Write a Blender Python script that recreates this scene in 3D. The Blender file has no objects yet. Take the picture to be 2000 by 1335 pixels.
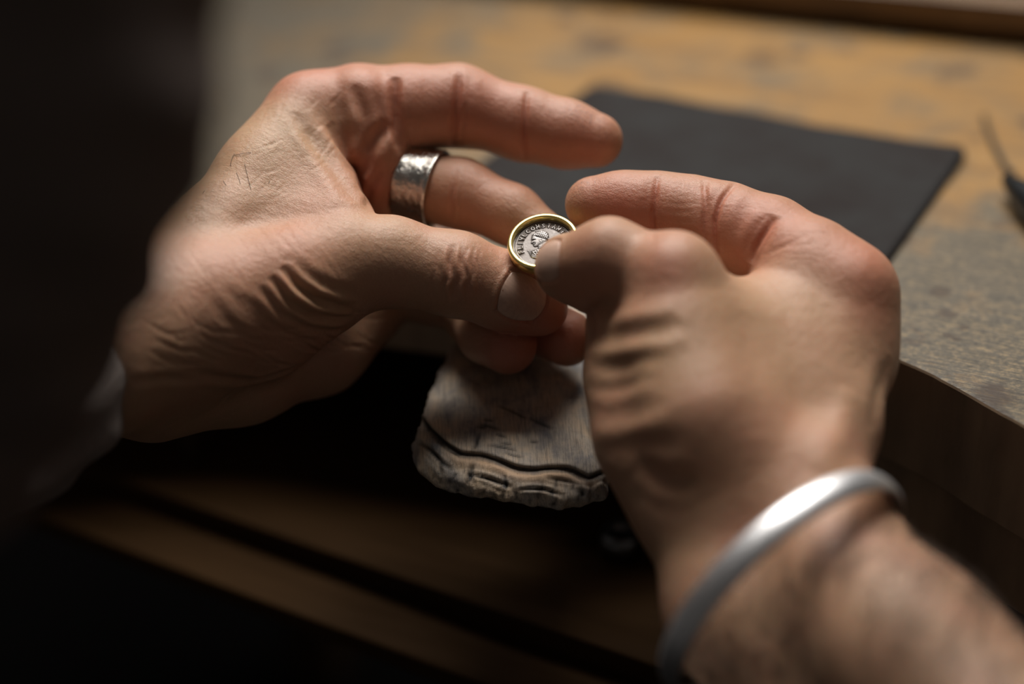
import bpy, math, random
import numpy as np
from mathutils import Matrix, Vector, Quaternion
from mathutils.bvhtree import BVHTree

# ------------------------------------------------------------------ camera, light, exposure
SC = bpy.context.scene
COL = SC.collection
MM = 0.001
FPX = 2777.8                       # 50 mm on 36 mm at 2000 px
CAM_H = 224.0                      # mm above the bench top
PITCH, YAW, ROLL = math.radians(30.5), math.radians(27.5), math.radians(2.86)
Rr = np.array([math.cos(YAW), math.sin(YAW), 0.0])
Ff = np.array([-math.sin(YAW), math.cos(YAW), 0.0])
Zz = np.array([0.0, 0.0, 1.0])
fwd = math.cos(PITCH) * Ff - math.sin(PITCH) * Zz
up0 = math.sin(PITCH) * Ff + math.cos(PITCH) * Zz
cr = math.cos(ROLL) * Rr - math.sin(ROLL) * up0
cu = math.sin(ROLL) * Rr + math.cos(ROLL) * up0
CAMR = np.stack([cr, cu, -fwd], axis=1)          # columns: camera axes in world
CAMP = np.array([0.0, 0.0, CAM_H])

def to_world(p):                                  # camera mm -> world mm
    return np.asarray(p) @ CAMR.T + CAMP
def C(px, py, d):                                 # photo pixel and depth -> camera mm
    return np.array([(px - 1000.0) / FPX * d, -(py - 667.5) / FPX * d, -d])
def G(px, py, z=0.0):                             # photo pixel on the horizontal plane z -> world mm
    v = CAMR @ np.array([(px - 1000.0) / FPX, -(py - 667.5) / FPX, -1.0])
    t = (z - CAM_H) / v[2]
    return CAMP + v * t

cam_data = bpy.data.cameras.new('camera')
cam = bpy.data.objects.new('camera', cam_data)
COL.objects.link(cam)
M4 = Matrix.Identity(4)
for i in range(3):
    for j in range(3):
        M4[i][j] = CAMR[i][j]
    M4[i][3] = CAMP[i] * MM
cam.matrix_world = M4
cam_data.lens = 50.0
cam_data.sensor_width = 36.0
cam_data.clip_start = 0.02
cam_data.clip_end = 20
cam_data.dof.use_dof = True
cam_data.dof.focus_distance = 0.4075
cam_data.dof.aperture_fstop = 2.8
SC.camera = cam

world = bpy.data.worlds.new('room_light')
SC.world = world
world.use_nodes = True
bg = world.node_tree.nodes['Background']
bg.inputs[0].default_value = (1.0, 0.93, 0.86, 1)
bg.inputs[1].default_value = 0.045

def area(name, loc, target, sx, sy, power, col):
    l = bpy.data.lights.new(name, 'AREA')
    l.shape = 'RECTANGLE'; l.size = sx; l.size_y = sy
    l.energy = power; l.color = col
    o = bpy.data.objects.new(name, l); COL.objects.link(o)
    o.location = loc
    o.rotation_euler = (Vector(target) - Vector(loc)).to_track_quat('-Z', 'Y').to_euler()
    return o
TGT = (-0.19, 0.37, 0.03)
area('overhead_fill_light', (-0.32, 0.72, 1.28), TGT, 0.45, 0.35, 9.0, (1.0, 0.95, 0.88))  # added overhead lamp, unseen, so the bezel rim catches a highlight
area('window_light', (-0.45, 1.00, 1.05), TGT, 0.95, 0.7, 21, (1.0, 0.955, 0.90))
area('side_fill_light', (1.1, -0.1, 1.1), TGT, 0.5, 0.5, 0.2, (1.0, 0.95, 0.9))  # added weak fill from the right front, no source seen

SC.view_settings.view_transform = 'Standard'
SC.view_settings.look = 'None'
SC.view_settings.exposure = 0.0
SC.view_settings.gamma = 1.0
SC.view_settings.use_curve_mapping = False

# ------------------------------------------------------------------ materials
def new_mat(name):
    m = bpy.data.materials.new(name); m.use_nodes = True
    nt = m.node_tree
    b = nt.nodes['Principled BSDF']
    return m, nt, b
def nd(nt, t, **kw):
    n = nt.nodes.new(t)
    for k, v in kw.items():
        if isinstance(k, str) and k.startswith('i_'):
            n.inputs[k[2:].replace('_', ' ')].default_value = v
        else:
            setattr(n, k, v)
    return n
def mapping(nt, scale=(1, 1, 1), rot=(0, 0, 0), coord='Object'):
    tc = nt.nodes.new('ShaderNodeTexCoord')
    mp = nt.nodes.new('ShaderNodeMapping')
    mp.inputs['Scale'].default_value = scale
    mp.inputs['Rotation'].default_value = rot
    nt.links.new(tc.outputs[coord], mp.inputs[0])
    return mp.outputs[0]
def noise(nt, vec, scale, detail=4, rough=0.55, dist=0.0):
    n = nt.nodes.new('ShaderNodeTexNoise')
    n.inputs['Scale'].default_value = scale
    n.inputs['Detail'].default_value = detail
    n.inputs['Roughness'].default_value = rough
    n.inputs['Distortion'].default_value = dist
    nt.links.new(vec, n.inputs['Vector'])
    return n.outputs['Fac']
def ramp(nt, fac, stops):
    r = nt.nodes.new('ShaderNodeValToRGB')
    el = r.color_ramp.elements
    while len(el) < len(stops):
        el.new(0.5)
    for e, (p, c) in zip(el, stops):
        e.position = p
        e.color = tuple(c) + (1,) if not isinstance(c, (int, float)) else (c, c, c, 1)
    nt.links.new(fac, r.inputs[0])
    return r.outputs[0]
def mix(nt, fac, a, b, mode='MIX'):
    m = nt.nodes.new('ShaderNodeMix'); m.data_type = 'RGBA'; m.blend_type = mode
    def put(sock, v):
        if hasattr(v, 'is_linked') or hasattr(v, 'links'):
            nt.links.new(v, sock)
        elif isinstance(v, (int, float)):
            sock.default_value = v
        else:
            sock.default_value = tuple(v) + (1,)
    put(m.inputs['Factor'], fac); put(m.inputs['A'], a); put(m.inputs['B'], b)
    return m.outputs['Result']
def math_(nt, op, a, b=None, c=None):
    m = nt.nodes.new('ShaderNodeMath'); m.operation = op
    for s, v in zip(m.inputs, (a, b, c)):
        if v is None: continue
        if isinstance(v, (int, float)): s.default_value = v
        else: nt.links.new(v, s)
    return m.outputs[0]
def bump(nt, h, strength, dist, prev=None):
    b = nt.nodes.new('ShaderNodeBump')
    b.inputs['Strength'].default_value = strength
    b.inputs['Distance'].default_value = dist
    nt.links.new(h, b.inputs['Height'])
    if prev is not None: nt.links.new(prev, b.inputs['Normal'])
    return b.outputs[0]

def skin_material():
    m, nt, b = new_mat('skin')
    v = mapping(nt, (1000, 1000, 1000))           # millimetres
    n1 = noise(nt, v, 0.055, 3, 0.6)
    n2 = noise(nt, v, 0.35, 4, 0.6)
    c = ramp(nt, n1, [(0.3, (0.40, 0.245, 0.145)), (0.52, (0.43, 0.248, 0.155)), (0.72, (0.44, 0.220, 0.142))])
    c = mix(nt, math_(nt, 'MULTIPLY', n2, 0.35), c, (0.48, 0.30, 0.20))
    at = nt.nodes.new('ShaderNodeAttribute'); at.attribute_name = 'tint'
    sp = nt.nodes.new('ShaderNodeSeparateColor'); nt.links.new(at.outputs['Color'], sp.inputs[0])
    c = mix(nt, sp.outputs[0], c, (0.46, 0.165, 0.105))          # redness of knuckles and tips
    grime = math_(nt, 'MULTIPLY', sp.outputs[1], ramp(nt, noise(nt, v, 0.9, 5, 0.75), [(0.54, 0.0), (0.68, 1.0)]))
    c = mix(nt, grime, c, (0.055, 0.045, 0.06))
    c = mix(nt, math_(nt, 'MULTIPLY', sp.outputs[2], 0.8), c, (0.50, 0.34, 0.20))
    # fine mottling between the skin lines
    vo = nt.nodes.new('ShaderNodeTexVoronoi'); vo.feature = 'DISTANCE_TO_EDGE'
    vs = mapping(nt, (1000, 1500, 800), (0.3, 0.5, 0.6))
    dn = nt.nodes.new('ShaderNodeTexNoise'); dn.inputs['Scale'].default_value = 0.6; dn.inputs['Detail'].default_value = 2
    nt.links.new(vs, dn.inputs['Vector'])
    va = nt.nodes.new('ShaderNodeVectorMath'); va.operation = 'MULTIPLY_ADD'
    nt.links.new(dn.outputs['Color'], va.inputs[0]); va.inputs[1].default_value = (1.6, 1.6, 1.6); nt.links.new(vs, va.inputs[2])
    nt.links.new(va.outputs[0], vo.inputs['Vector']); vo.inputs['Scale'].default_value = 1.25
    lines = ramp(nt, vo.outputs['Distance'], [(0.0, 0.0), (0.16, 1.0)])
    c = mix(nt, math_(nt, 'MULTIPLY', math_(nt, 'SUBTRACT', 1.0, lines), 0.16), c, (0.30, 0.12, 0.07))
    nt.links.new(c, b.inputs['Base Color'])
    # long stretched lines
    v3 = mapping(nt, (500, 2600, 900), (0.2, 0.3, 0.75))
    st = noise(nt, v3, 0.55, 4, 0.65)
    nb = bump(nt, lines, 0.35, 0.00008)
    nb = bump(nt, st, 0.45, 0.00028, nb)
    nb = bump(nt, n2, 0.5, 0.0006, nb)
    nt.links.new(nb, b.inputs['Normal'])
    b.inputs['Roughness'].default_value = 0.46
    b.inputs['Specular IOR Level'].default_value = 0.42
    b.inputs['Subsurface Weight'].default_value = 0.35
    b.inputs['Subsurface Radius'].default_value = (1.0, 0.32, 0.16)
    b.inputs['Subsurface Scale'].default_value = 0.0022
    return m
SKIN = skin_material()

def simple_mat(name, col, rough=0.5, metal=0.0, spec=0.5, nscale=None, namp=0.0, bumpd=0.0, stretch=(1, 1, 1), col2=None):
    m, nt, b = new_mat(name)
    v = mapping(nt, tuple(1000 * s for s in stretch))
    if nscale:
        n = noise(nt, v, nscale, 5, 0.6)
        c = mix(nt, ramp(nt, n, [(0.35, 0.0), (0.65, 1.0)]), col, col2 if col2 else tuple(min(1, x * (1 + namp)) for x in col))
        nt.links.new(c, b.inputs['Base Color'])
        if bumpd: nt.links.new(bump(nt, n, 0.8, bumpd), b.inputs['Normal'])
        r = ramp(nt, n, [(0.3, max(0.02, rough - 0.08)), (0.7, rough + 0.08)])
        nt.links.new(r, b.inputs['Roughness'])
    else:
        b.inputs['Base Color'].default_value = tuple(col) + (1,)
        b.inputs['Roughness'].default_value = rough
    b.inputs['Metallic'].default_value = metal
    b.inputs['Specular IOR Level'].default_value = spec
    return m

NAIL = simple_mat('nail', (0.46, 0.30, 0.23), 0.38, 0, 0.4, 0.5, 0.2, 0.00005, (0.25, 2.5, 1.0))
GOLD = simple_mat('gold', (0.90, 0.73, 0.28), 0.30, 1.0)
SILVER = simple_mat('hammered_silver', (0.60, 0.57, 0.53), 0.24, 1.0, 0.5, 0.40, 0.12, 0.0006)
SATIN = simple_mat('satin_silver', (0.78, 0.78, 0.80), 0.42, 1.0, 0.5, 1.2, 0.06, 0.00002)
DULL = simple_mat('dull_silver', (0.33, 0.32, 0.31), 0.38, 1.0, 0.5, 1.2, 0.1, 0.00002)
RUBBER = simple_mat('dark_rubber', (0.017, 0.0165, 0.0165), 0.75, 0, 0.14, 0.03, 0, 0.0002, (1, 1, 1), (0.017, 0.0135, 0.013))
CLOTH = simple_mat('dark_cloth', (0.095, 0.072, 0.064), 0.9, 0, 0.2, 0.5, 0.0, 0.0004, (1, 1, 1), (0.125, 0.098, 0.088))
CUFF = simple_mat('lit_cuff_cloth', (0.22, 0.185, 0.17), 0.9, 0, 0.2, 0.5, 0.0, 0.0004, (1, 1, 1), (0.28, 0.24, 0.22))  # sleeve cloth made lighter: the light on the cuff is in its colour
BLACKP = simple_mat('black_plastic', (0.006, 0.007, 0.008), 0.32, 0, 0.5, 0.6, 0.3, 0.00004)
STEEL = simple_mat('dark_steel', (0.22, 0.225, 0.23), 0.32, 1.0, 0.5, 0.8, 0.3, 0.00004)
FLOORM = simple_mat('dark_floor', (0.0012, 0.001, 0.001), 0.95, 0, 0.05, 0.02, 0.4)
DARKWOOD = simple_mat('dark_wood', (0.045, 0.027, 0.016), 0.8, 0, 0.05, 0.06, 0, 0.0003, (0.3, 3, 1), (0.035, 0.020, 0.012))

def coin_material():
    m, nt, b = new_mat('old_silver')
    at = nt.nodes.new('ShaderNodeAttribute'); at.attribute_name = 'relief'
    v = mapping(nt, (1000, 1000, 1000))
    n = noise(nt, v, 2.0, 4, 0.7)
    f = math_(nt, 'ADD', at.outputs['Fac'], math_(nt, 'MULTIPLY', math_(nt, 'SUBTRACT', n, 0.5), 0.35))
    c = ramp(nt, f, [(0.0, (0.04, 0.030, 0.024)), (0.38, (0.165, 0.148, 0.14)), (0.8, (0.46, 0.43, 0.42))])
    nt.links.new(c, b.inputs['Base Color'])
    b.inputs['Metallic'].default_value = 0.75
    b.inputs['Roughness'].default_value = 0.48
    nt.links.new(bump(nt, n, 0.5, 0.00008), b.inputs['Normal'])
    return m
COINM = coin_material()

def bench_material():
    m, nt, b = new_mat('worn_bench_wood')
    v = mapping(nt, (1000, 1000, 1000))
    vg = mapping(nt, (130, 1500, 900), (0, 0, -0.10))
    big = noise(nt, v, 0.010, 4, 0.6, 0.4)
    grain = noise(nt, vg, 0.09, 5, 0.65, 0.6)
    fine = noise(nt, vg, 0.6, 4, 0.7)
    c = ramp(nt, grain, [(0.3, (0.18, 0.092, 0.024)), (0.5, (0.27, 0.145, 0.040)), (0.7, (0.34, 0.19, 0.056))])
    c = mix(nt, math_(nt, 'MULTIPLY', fine, 0.30), c, (0.16, 0.085, 0.035))
    # grey metal dust rubbed in near the working edge and in patches
    sx = nt.nodes.new('ShaderNodeSeparateXYZ'); tc = nt.nodes.new('ShaderNodeTexCoord')
    nt.links.new(tc.outputs['Object'], sx.inputs[0])
    near = nt.nodes.new('ShaderNodeMapRange')
    near.inputs['From Min'].default_value = 0.52; near.inputs['From Max'].default_value = 0.43
    nt.links.new(sx.outputs['Y'], near.inputs['Value'])
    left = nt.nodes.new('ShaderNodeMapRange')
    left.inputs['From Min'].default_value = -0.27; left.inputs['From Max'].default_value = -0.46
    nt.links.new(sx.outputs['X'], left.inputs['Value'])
    patch = noise(nt, v, 0.028, 5, 0.65, 0.5)
    g = math_(nt, 'ADD', math_(nt, 'MULTIPLY', near.outputs[0], 0.85), math_(nt, 'MULTIPLY', left.outputs[0], 0.70))
    g = math_(nt, 'ADD', g, math_(nt, 'MULTIPLY', math_(nt, 'SUBTRACT', patch, 0.46), 2.8))
    gm = ramp(nt, g, [(0.05, 0.0), (0.75, 0.93)])
    fleck = noise(nt, v, 0.55, 5, 0.75)
    gf = math_(nt, 'ADD', math_(nt, 'MULTIPLY', fine, 0.45), math_(nt, 'MULTIPLY', fleck, 0.55))
    grey = ramp(nt, gf, [(0.36, (0.030, 0.031, 0.028)), (0.50, (0.088, 0.079, 0.060)), (0.62, (0.24, 0.178, 0.10))])
    c = mix(nt, gm, c, grey)
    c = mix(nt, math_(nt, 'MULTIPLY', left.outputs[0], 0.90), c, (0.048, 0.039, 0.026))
    st = ramp(nt, noise(nt, v, 0.045, 3, 0.5, 0.3), [(0.62, 0.0), (0.69, 1.0)])
    c = mix(nt, math_(nt, 'MULTIPLY', st, 0.75), c, (0.040, 0.024, 0.016))
    dn3 = nt.nodes.new('ShaderNodeTexNoise'); dn3.inputs['Scale'].default_value = 0.18; dn3.inputs['Detail'].default_value = 4; nt.links.new(v, dn3.inputs['Vector'])
    va = nt.nodes.new('ShaderNodeVectorMath'); va.operation = 'MULTIPLY_ADD'; nt.links.new(dn3.outputs['Color'], va.inputs[0]); va.inputs[1].default_value = (5, 5, 5); nt.links.new(v, va.inputs[2])
    for px, py, r in ((1835, 570, 3.6), (1848, 612, 3.4), (1853, 655, 1.7), (1868, 662, 1.8), (1880, 640, 1.6), (1945, 757, 2.2), (1170, 85, 13), (1490, 115, 10), (1560, 105, 6)):
        g_ = G(px, py)
        dd = nt.nodes.new('ShaderNodeVectorMath'); dd.operation = 'DISTANCE'; nt.links.new(va.outputs[0], dd.inputs[0]); dd.inputs[1].default_value = (g_[0] + 2.5, g_[1] + 2.5, 37 + 2.5)
        mr_ = nt.nodes.new('ShaderNodeMapRange'); mr_.inputs['From Min'].default_value = r * 1.15; mr_.inputs['From Max'].default_value = r * 0.6; mr_.inputs['To Max'].default_value = 0.72
        nt.links.new(dd.outputs['Value'], mr_.inputs['Value'])
        c = mix(nt, mr_.outputs[0], c, (0.045, 0.028, 0.018))
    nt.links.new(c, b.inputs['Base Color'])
    b.inputs['Specular IOR Level'].default_value = 0.25
    rr = ramp(nt, patch, [(0.3, 0.42), (0.7, 0.62)])
    nt.links.new(rr, b.inputs['Roughness'])
    nb = bump(nt, grain, 0.5, 0.0006)
    nb = bump(nt, fine, 0.6, 0.0005, nb)
    nt.links.new(nb, b.inputs['Normal'])
    return m
BENCH = bench_material()

def pin_material():
    m, nt, b = new_mat('filed_pin_wood')
    ac = nt.nodes.new('ShaderNodeAttribute'); ac.attribute_name = 'pinco'
    def mp(scale):
        n = nt.nodes.new('ShaderNodeMapping'); n.inputs['Scale'].default_value = scale
        nt.links.new(ac.outputs['Vector'], n.inputs[0]); return n.outputs[0]
    big = noise(nt, mp((1, 0.55, 1)), 0.11, 4, 0.62, 0.4)
    gr = noise(nt, mp((2.6, 0.14, 1)), 0.8, 6, 0.78, 0.3)
    c = ramp(nt, big, [(0.34, (0.21, 0.205, 0.215)), (0.48, (0.46, 0.39, 0.32)), (0.66, (0.64, 0.48, 0.33))])
    c = mix(nt, ramp(nt, gr, [(0.38, 0.6), (0.52, 0.0)]), c, (0.13, 0.115, 0.105))
    c = mix(nt, ramp(nt, gr, [(0.55, 0.0), (0.68, 0.55)]), c, (0.70, 0.54, 0.40))
    fr = nt.nodes.new('ShaderNodeAttribute'); fr.attribute_name = 'fresh'
    c = mix(nt, math_(nt, 'MULTIPLY', fr.outputs['Fac'], 0.85), c, (0.72, 0.46, 0.27))
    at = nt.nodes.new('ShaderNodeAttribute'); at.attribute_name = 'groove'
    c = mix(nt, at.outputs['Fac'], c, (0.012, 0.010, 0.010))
    nt.links.new(c, b.inputs['Base Color'])
    b.inputs['Roughness'].default_value = 0.5
    nb = bump(nt, gr, 0.7, 0.0003)
    nb = bump(nt, noise(nt, mp((0.5, 2.0, 1)), 0.35, 5, 0.7), 0.5, 0.0004, nb)
    nt.links.new(nb, b.inputs['Normal'])
    return m
PINM = pin_material()

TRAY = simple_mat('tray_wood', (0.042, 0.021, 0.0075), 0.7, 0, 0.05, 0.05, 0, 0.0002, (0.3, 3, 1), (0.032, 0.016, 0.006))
SIDE_TONED = simple_mat('side_toned_wood', (0.34, 0.235, 0.150), 0.55, 0, 0.4, 0.05, 0, 0.0004, (1, 1, 0.3), (0.20, 0.138, 0.09))  # brown for upright faces; how light falls on them is put into it
# ------------------------------------------------------------------ mesh helpers
def np_mesh(name, V, faces, mat, parent=None, smooth=True, origin=None):
    """V in world mm."""
    V = np.asarray(V, dtype=np.float64)
    if origin is None:
        origin = (V.min(0) + V.max(0)) / 2; origin[2] = V[:, 2].min()
    origin = np.asarray(origin, dtype=float)
    me = bpy.data.meshes.new(name)
    Vl = ((V - origin) * MM)
    if isinstance(faces, np.ndarray):
        n, k = faces.shape
        me.vertices.add(len(Vl)); me.vertices.foreach_set('co', Vl.astype(np.float32).ravel())
        me.loops.add(n * k); me.loops.foreach_set('vertex_index', faces.astype(np.int32).ravel())
        me.polygons.add(n)
        me.polygons.foreach_set('loop_start', np.arange(0, n * k, k, dtype=np.int32))
        me.update(calc_edges=True)
    else:
        me.from_pydata([tuple(v) for v in Vl], [], faces)
        me.update()
    me.validate()
    if smooth:
        me.polygons.foreach_set('use_smooth', np.ones(len(me.polygons), dtype=bool))
    me.materials.append(mat)
    o = bpy.data.objects.new(name, me)
    COL.objects.link(o)
    o.location = origin * MM
    if parent is not None:
        o.parent = parent
        o.location = Vector(origin * MM) - parent_loc(parent)
    return o
def parent_loc(p):
    v = Vector(p.location)
    while p.parent is not None:
        p = p.parent; v += Vector(p.location)
    return v
def empty(name, loc_mm, label, cat, group=None, parent=None):
    o = bpy.data.objects.new(name, None); COL.objects.link(o)
    o.empty_display_size = 0.02
    o.location = np.asarray(loc_mm) * MM
    o['label'] = label; o['category'] = cat
    if group: o['group'] = group
    return o
def tag(o, label, cat=None, group=None, kind=None):
    if label: o['label'] = label
    if cat: o['category'] = cat
    if group: o['group'] = group
    if kind: o['kind'] = kind
    return o
def add_attr(o, name, arr, color=False):
    me = o.data
    if color:
        a = me.attributes.new(name, 'FLOAT_COLOR', 'POINT')
        full = np.ones((len(arr), 4), dtype=np.float32); full[:, :3] = arr
        a.data.foreach_set('color', full.ravel())
    else:
        a = me.attributes.new(name, 'FLOAT', 'POINT')
        a.data.foreach_set('value', np.asarray(arr, dtype=np.float32))
def bevel(o, w, seg=2):
    md = o.modifiers.new('bevel', 'BEVEL'); md.width = w * MM; md.segments = seg; md.limit_method = 'ANGLE'
    md.angle_limit = math.radians(35)
    return o
def prism(name, poly, z0, z1, mat, parent=None, bev=0.8, origin=None):
    """poly: list of world xy (mm), counter-clockwise."""
    n = len(poly)
    V = [(p[0], p[1], z0) for p in poly] + [(p[0], p[1], z1) for p in poly]
    F = [list(range(n))[::-1], list(range(n, 2 * n))]
    for i in range(n):
        j = (i + 1) % n
        F.append([i, j, n + j, n + i])
    o = np_mesh(name, V, F, mat, parent, smooth=False, origin=origin)
    if bev: bevel(o, bev)
    return o
def ccw(poly):
    a = sum(poly[i][0] * poly[(i + 1) % len(poly)][1] - poly[(i + 1) % len(poly)][0] * poly[i][1] for i in range(len(poly)))
    return poly if a > 0 else poly[::-1]

# ------------------------------------------------------------------ signed-distance sculpting
class Field:
    def __init__(self, lo, hi, h):
        self.h = h; self.lo = np.array(lo, float)
        self.n = np.ceil((np.array(hi) - self.lo) / h).astype(int) + 1
        self.ax = [(self.lo[i] + h * np.arange(self.n[i])).astype(np.float32) for i in range(3)]
    def blank(self):
        return np.full(tuple(self.n), 30.0, dtype=np.float32)
    def box(self, lo, hi):
        s = []
        for i in range(3):
            a = int(max(0, math.floor((lo[i] - self.lo[i]) / self.h))); b = int(min(self.n[i], math.ceil((hi[i] - self.lo[i]) / self.h) + 1))
            if b <= a: return None
            s.append(slice(a, b))
        return tuple(s)
    def grid(self, s):
        return (self.ax[0][s[0]][:, None, None], self.ax[1][s[1]][None, :, None], self.ax[2][s[2]][None, None, :])

def smin(a, b, k):
    h = np.maximum(k - np.abs(a - b), 0) / k
    return np.minimum(a, b) - h * h * k * 0.25

def f32(v): return [np.float32(x) for x in v]
def d_cone(X, Y, Z, a, b, ra, rb, flat=None):
    ba = b - a; l2 = max(float(ba @ ba), 1e-6)
    ax, ay, az = f32(a); bx, by, bz = f32(ba)
    px, py, pz = X - ax, Y - ay, Z - az
    t = np.clip((px * bx + py * by + pz * bz) / np.float32(l2), 0, 1)
    dx, dy, dz = px - t * bx, py - t * by, pz - t * bz
    if flat is not None:
        n, s = flat
        n = n / np.linalg.norm(n); nx, ny, nz = f32(n)
        q = (dx * nx + dy * ny + dz * nz) * np.float32(1.0 / s - 1.0)
        dx, dy, dz = dx + q * nx, dy + q * ny, dz + q * nz
    return np.sqrt(dx * dx + dy * dy + dz * dz) - (np.float32(ra) + t * np.float32(rb - ra))
def d_tri(X, Y, Z, a, b, c, r):
    def vec(o): x, y, z = f32(o); return X - x, Y - y, Z - z
    def dot(p, q): return p[0] * np.float32(q[0]) + p[1] * np.float32(q[1]) + p[2] * np.float32(q[2])
    ba, cb, ac = b - a, c - b, a - c
    nor = np.cross(ba, ac)
    pa, pb, pc = vec(a), vec(b), vec(c)
    s = (np.sign(dot(pa, np.cross(ba, nor))) + np.sign(dot(pb, np.cross(cb, nor))) + np.sign(dot(pc, np.cross(ac, nor))))
    def seg(p, e):
        t = np.clip(dot(p, e) / np.float32(e @ e), 0, 1)
        return (p[0] - t * np.float32(e[0])) ** 2 + (p[1] - t * np.float32(e[1])) ** 2 + (p[2] - t * np.float32(e[2])) ** 2
    edge = np.minimum(np.minimum(seg(pa, ba), seg(pb, cb)), seg(pc, ac))
    plane = dot(pa, nor) ** 2 / np.float32(nor @ nor)
    return np.sqrt(np.where(s < 2.0, edge, plane)) - np.float32(r)

def add_prims(fd, F, prims):
    for p in prims:
        kind, k = p[0], p[-1]
        if kind == 'c':
            _, a, b, ra, rb, flat, k = p
            m = max(ra, rb) + k + 4
            lo = np.minimum(a, b) - m; hi = np.maximum(a, b) + m
            s = fd.box(lo, hi)
            if s is None: continue
            d = d_cone(*fd.grid(s), a, b, ra, rb, flat)
        else:
            _, a, b, c, r, k = p
            m = r + k + 4
            lo = np.minimum(np.minimum(a, b), c) - m; hi = np.maximum(np.maximum(a, b), c) + m
            s = fd.box(lo, hi)
            if s is None: continue
            d = d_tri(*fd.grid(s), a, b, c, r)
        F[s] = smin(F[s], d.astype(np.float32), np.float32(k))
    return F
def chain(pts, k=3.0, flat=None):
    """pts: (px, py, depth, radius)."""
    out = []
    for p, q in zip(pts[:-1], pts[1:]):
        out.append(('c', C(*p[:3]), C(*q[:3]), p[3], q[3], flat, k))
    return out
def tri(a, b, c, r, k=6.0):
    return ('t', C(*a), C(*b), C(*c), r, k)
def join_group(fd, F, G_, root, K, R, kmin=0.6):
    X, Y, Z = fd.grid((slice(None),) * 3)
    rx, ry, rz = f32(root)
    dist = np.sqrt((X - rx) ** 2 + (Y - ry) ** 2 + (Z - rz) ** 2)
    k = np.float32(kmin) + np.float32(K) * np.clip(1.0 - dist / np.float32(R), 0, 1)
    return smin(F, G_, k)

def surface_nets(F, lo, h):
    ins = F < 0
    n = F.shape
    cnt = np.zeros((n[0] - 1, n[1] - 1, n[2] - 1), dtype=np.uint8)
    offs = [(i, j, k) for i in (0, 1) for j in (0, 1) for k in (0, 1)]
    for i, j, k in offs:
        cnt += ins[i:n[0] - 1 + i, j:n[1] - 1 + j, k:n[2] - 1 + k]
    act = (cnt > 0) & (cnt < 8)
    ci = np.argwhere(act)
    vid = np.full(act.shape, -1, dtype=np.int32)
    vid[act] = np.arange(len(ci), dtype=np.int32)
    vals = {o: F[ci[:, 0] + o[0], ci[:, 1] + o[1], ci[:, 2] + o[2]] for o in offs}
    acc = np.zeros((len(ci), 3)); num = np.zeros(len(ci))
    for a in offs:
        for ax in range(3):
            if a[ax] == 1: continue
            b = list(a); b[ax] = 1; b = tuple(b)
            va, vb = vals[a], vals[b]
            cross = (va < 0) != (vb < 0)
            t = np.where(cross, va / np.where(cross, va - vb, 1), 0)
            p = np.array(a, float)[None, :].repeat(len(ci), 0); p[:, ax] = t
            acc[cross] += p[cross]; num[cross] += 1
    V = (ci + acc / num[:, None]) * h + lo
    quads = []
    for ax in range(3):
        o1, o2 = [x for x in range(3) if x != ax]
        sl0 = [slice(None)] * 3; sl1 = [slice(None)] * 3
        sl0[ax] = slice(0, n[ax] - 1); sl1[ax] = slice(1, n[ax])
        A, B = ins[tuple(sl0)], ins[tuple(sl1)]
        e = np.argwhere(A != B)
        e = e[(e[:, o1] > 0) & (e[:, o2] > 0) & (e[:, o1] < n[o1] - 1) & (e[:, o2] < n[o2] - 1)]
        flip = A[e[:, 0], e[:, 1], e[:, 2]]
        def g(d1, d2):
            q = e.copy(); q[:, o1] -= d1; q[:, o2] -= d2
            return vid[q[:, 0], q[:, 1], q[:, 2]]
        q = np.stack([g(1, 1), g(0, 1), g(0, 0), g(1, 0)], 1)
        if ax == 1: flip = ~flip
        q[~flip] = q[~flip][:, ::-1]
        quads.append(q)
    return V, np.concatenate(quads)

def vert_normals(V, Q):
    N = np.zeros_like(V)
    fn = np.cross(V[Q[:, 2]] - V[Q[:, 0]], V[Q[:, 3]] - V[Q[:, 1]])
    for i in range(4):
        for c in range(3):
            N[:, c] += np.bincount(Q[:, i], fn[:, c], minlength=len(V))
    return N / np.maximum(np.linalg.norm(N, axis=1, keepdims=True), 1e-9)
def relax(V, Q, it=2, lam=0.5):
    E = np.concatenate([Q[:, [0, 1]], Q[:, [1, 2]], Q[:, [2, 3]], Q[:, [3, 0]]])
    cnt = np.bincount(E[:, 0], minlength=len(V)) + np.bincount(E[:, 1], minlength=len(V))
    for s in range(it * 2):
        S = np.stack([np.bincount(E[:, 0], V[E[:, 1], c], minlength=len(V)) + np.bincount(E[:, 1], V[E[:, 0], c], minlength=len(V)) for c in range(3)], 1)
        L = S / np.maximum(cnt, 1)[:, None] - V
        V = V + L * (lam if s % 2 == 0 else -lam * 1.04)
    return V

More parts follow.
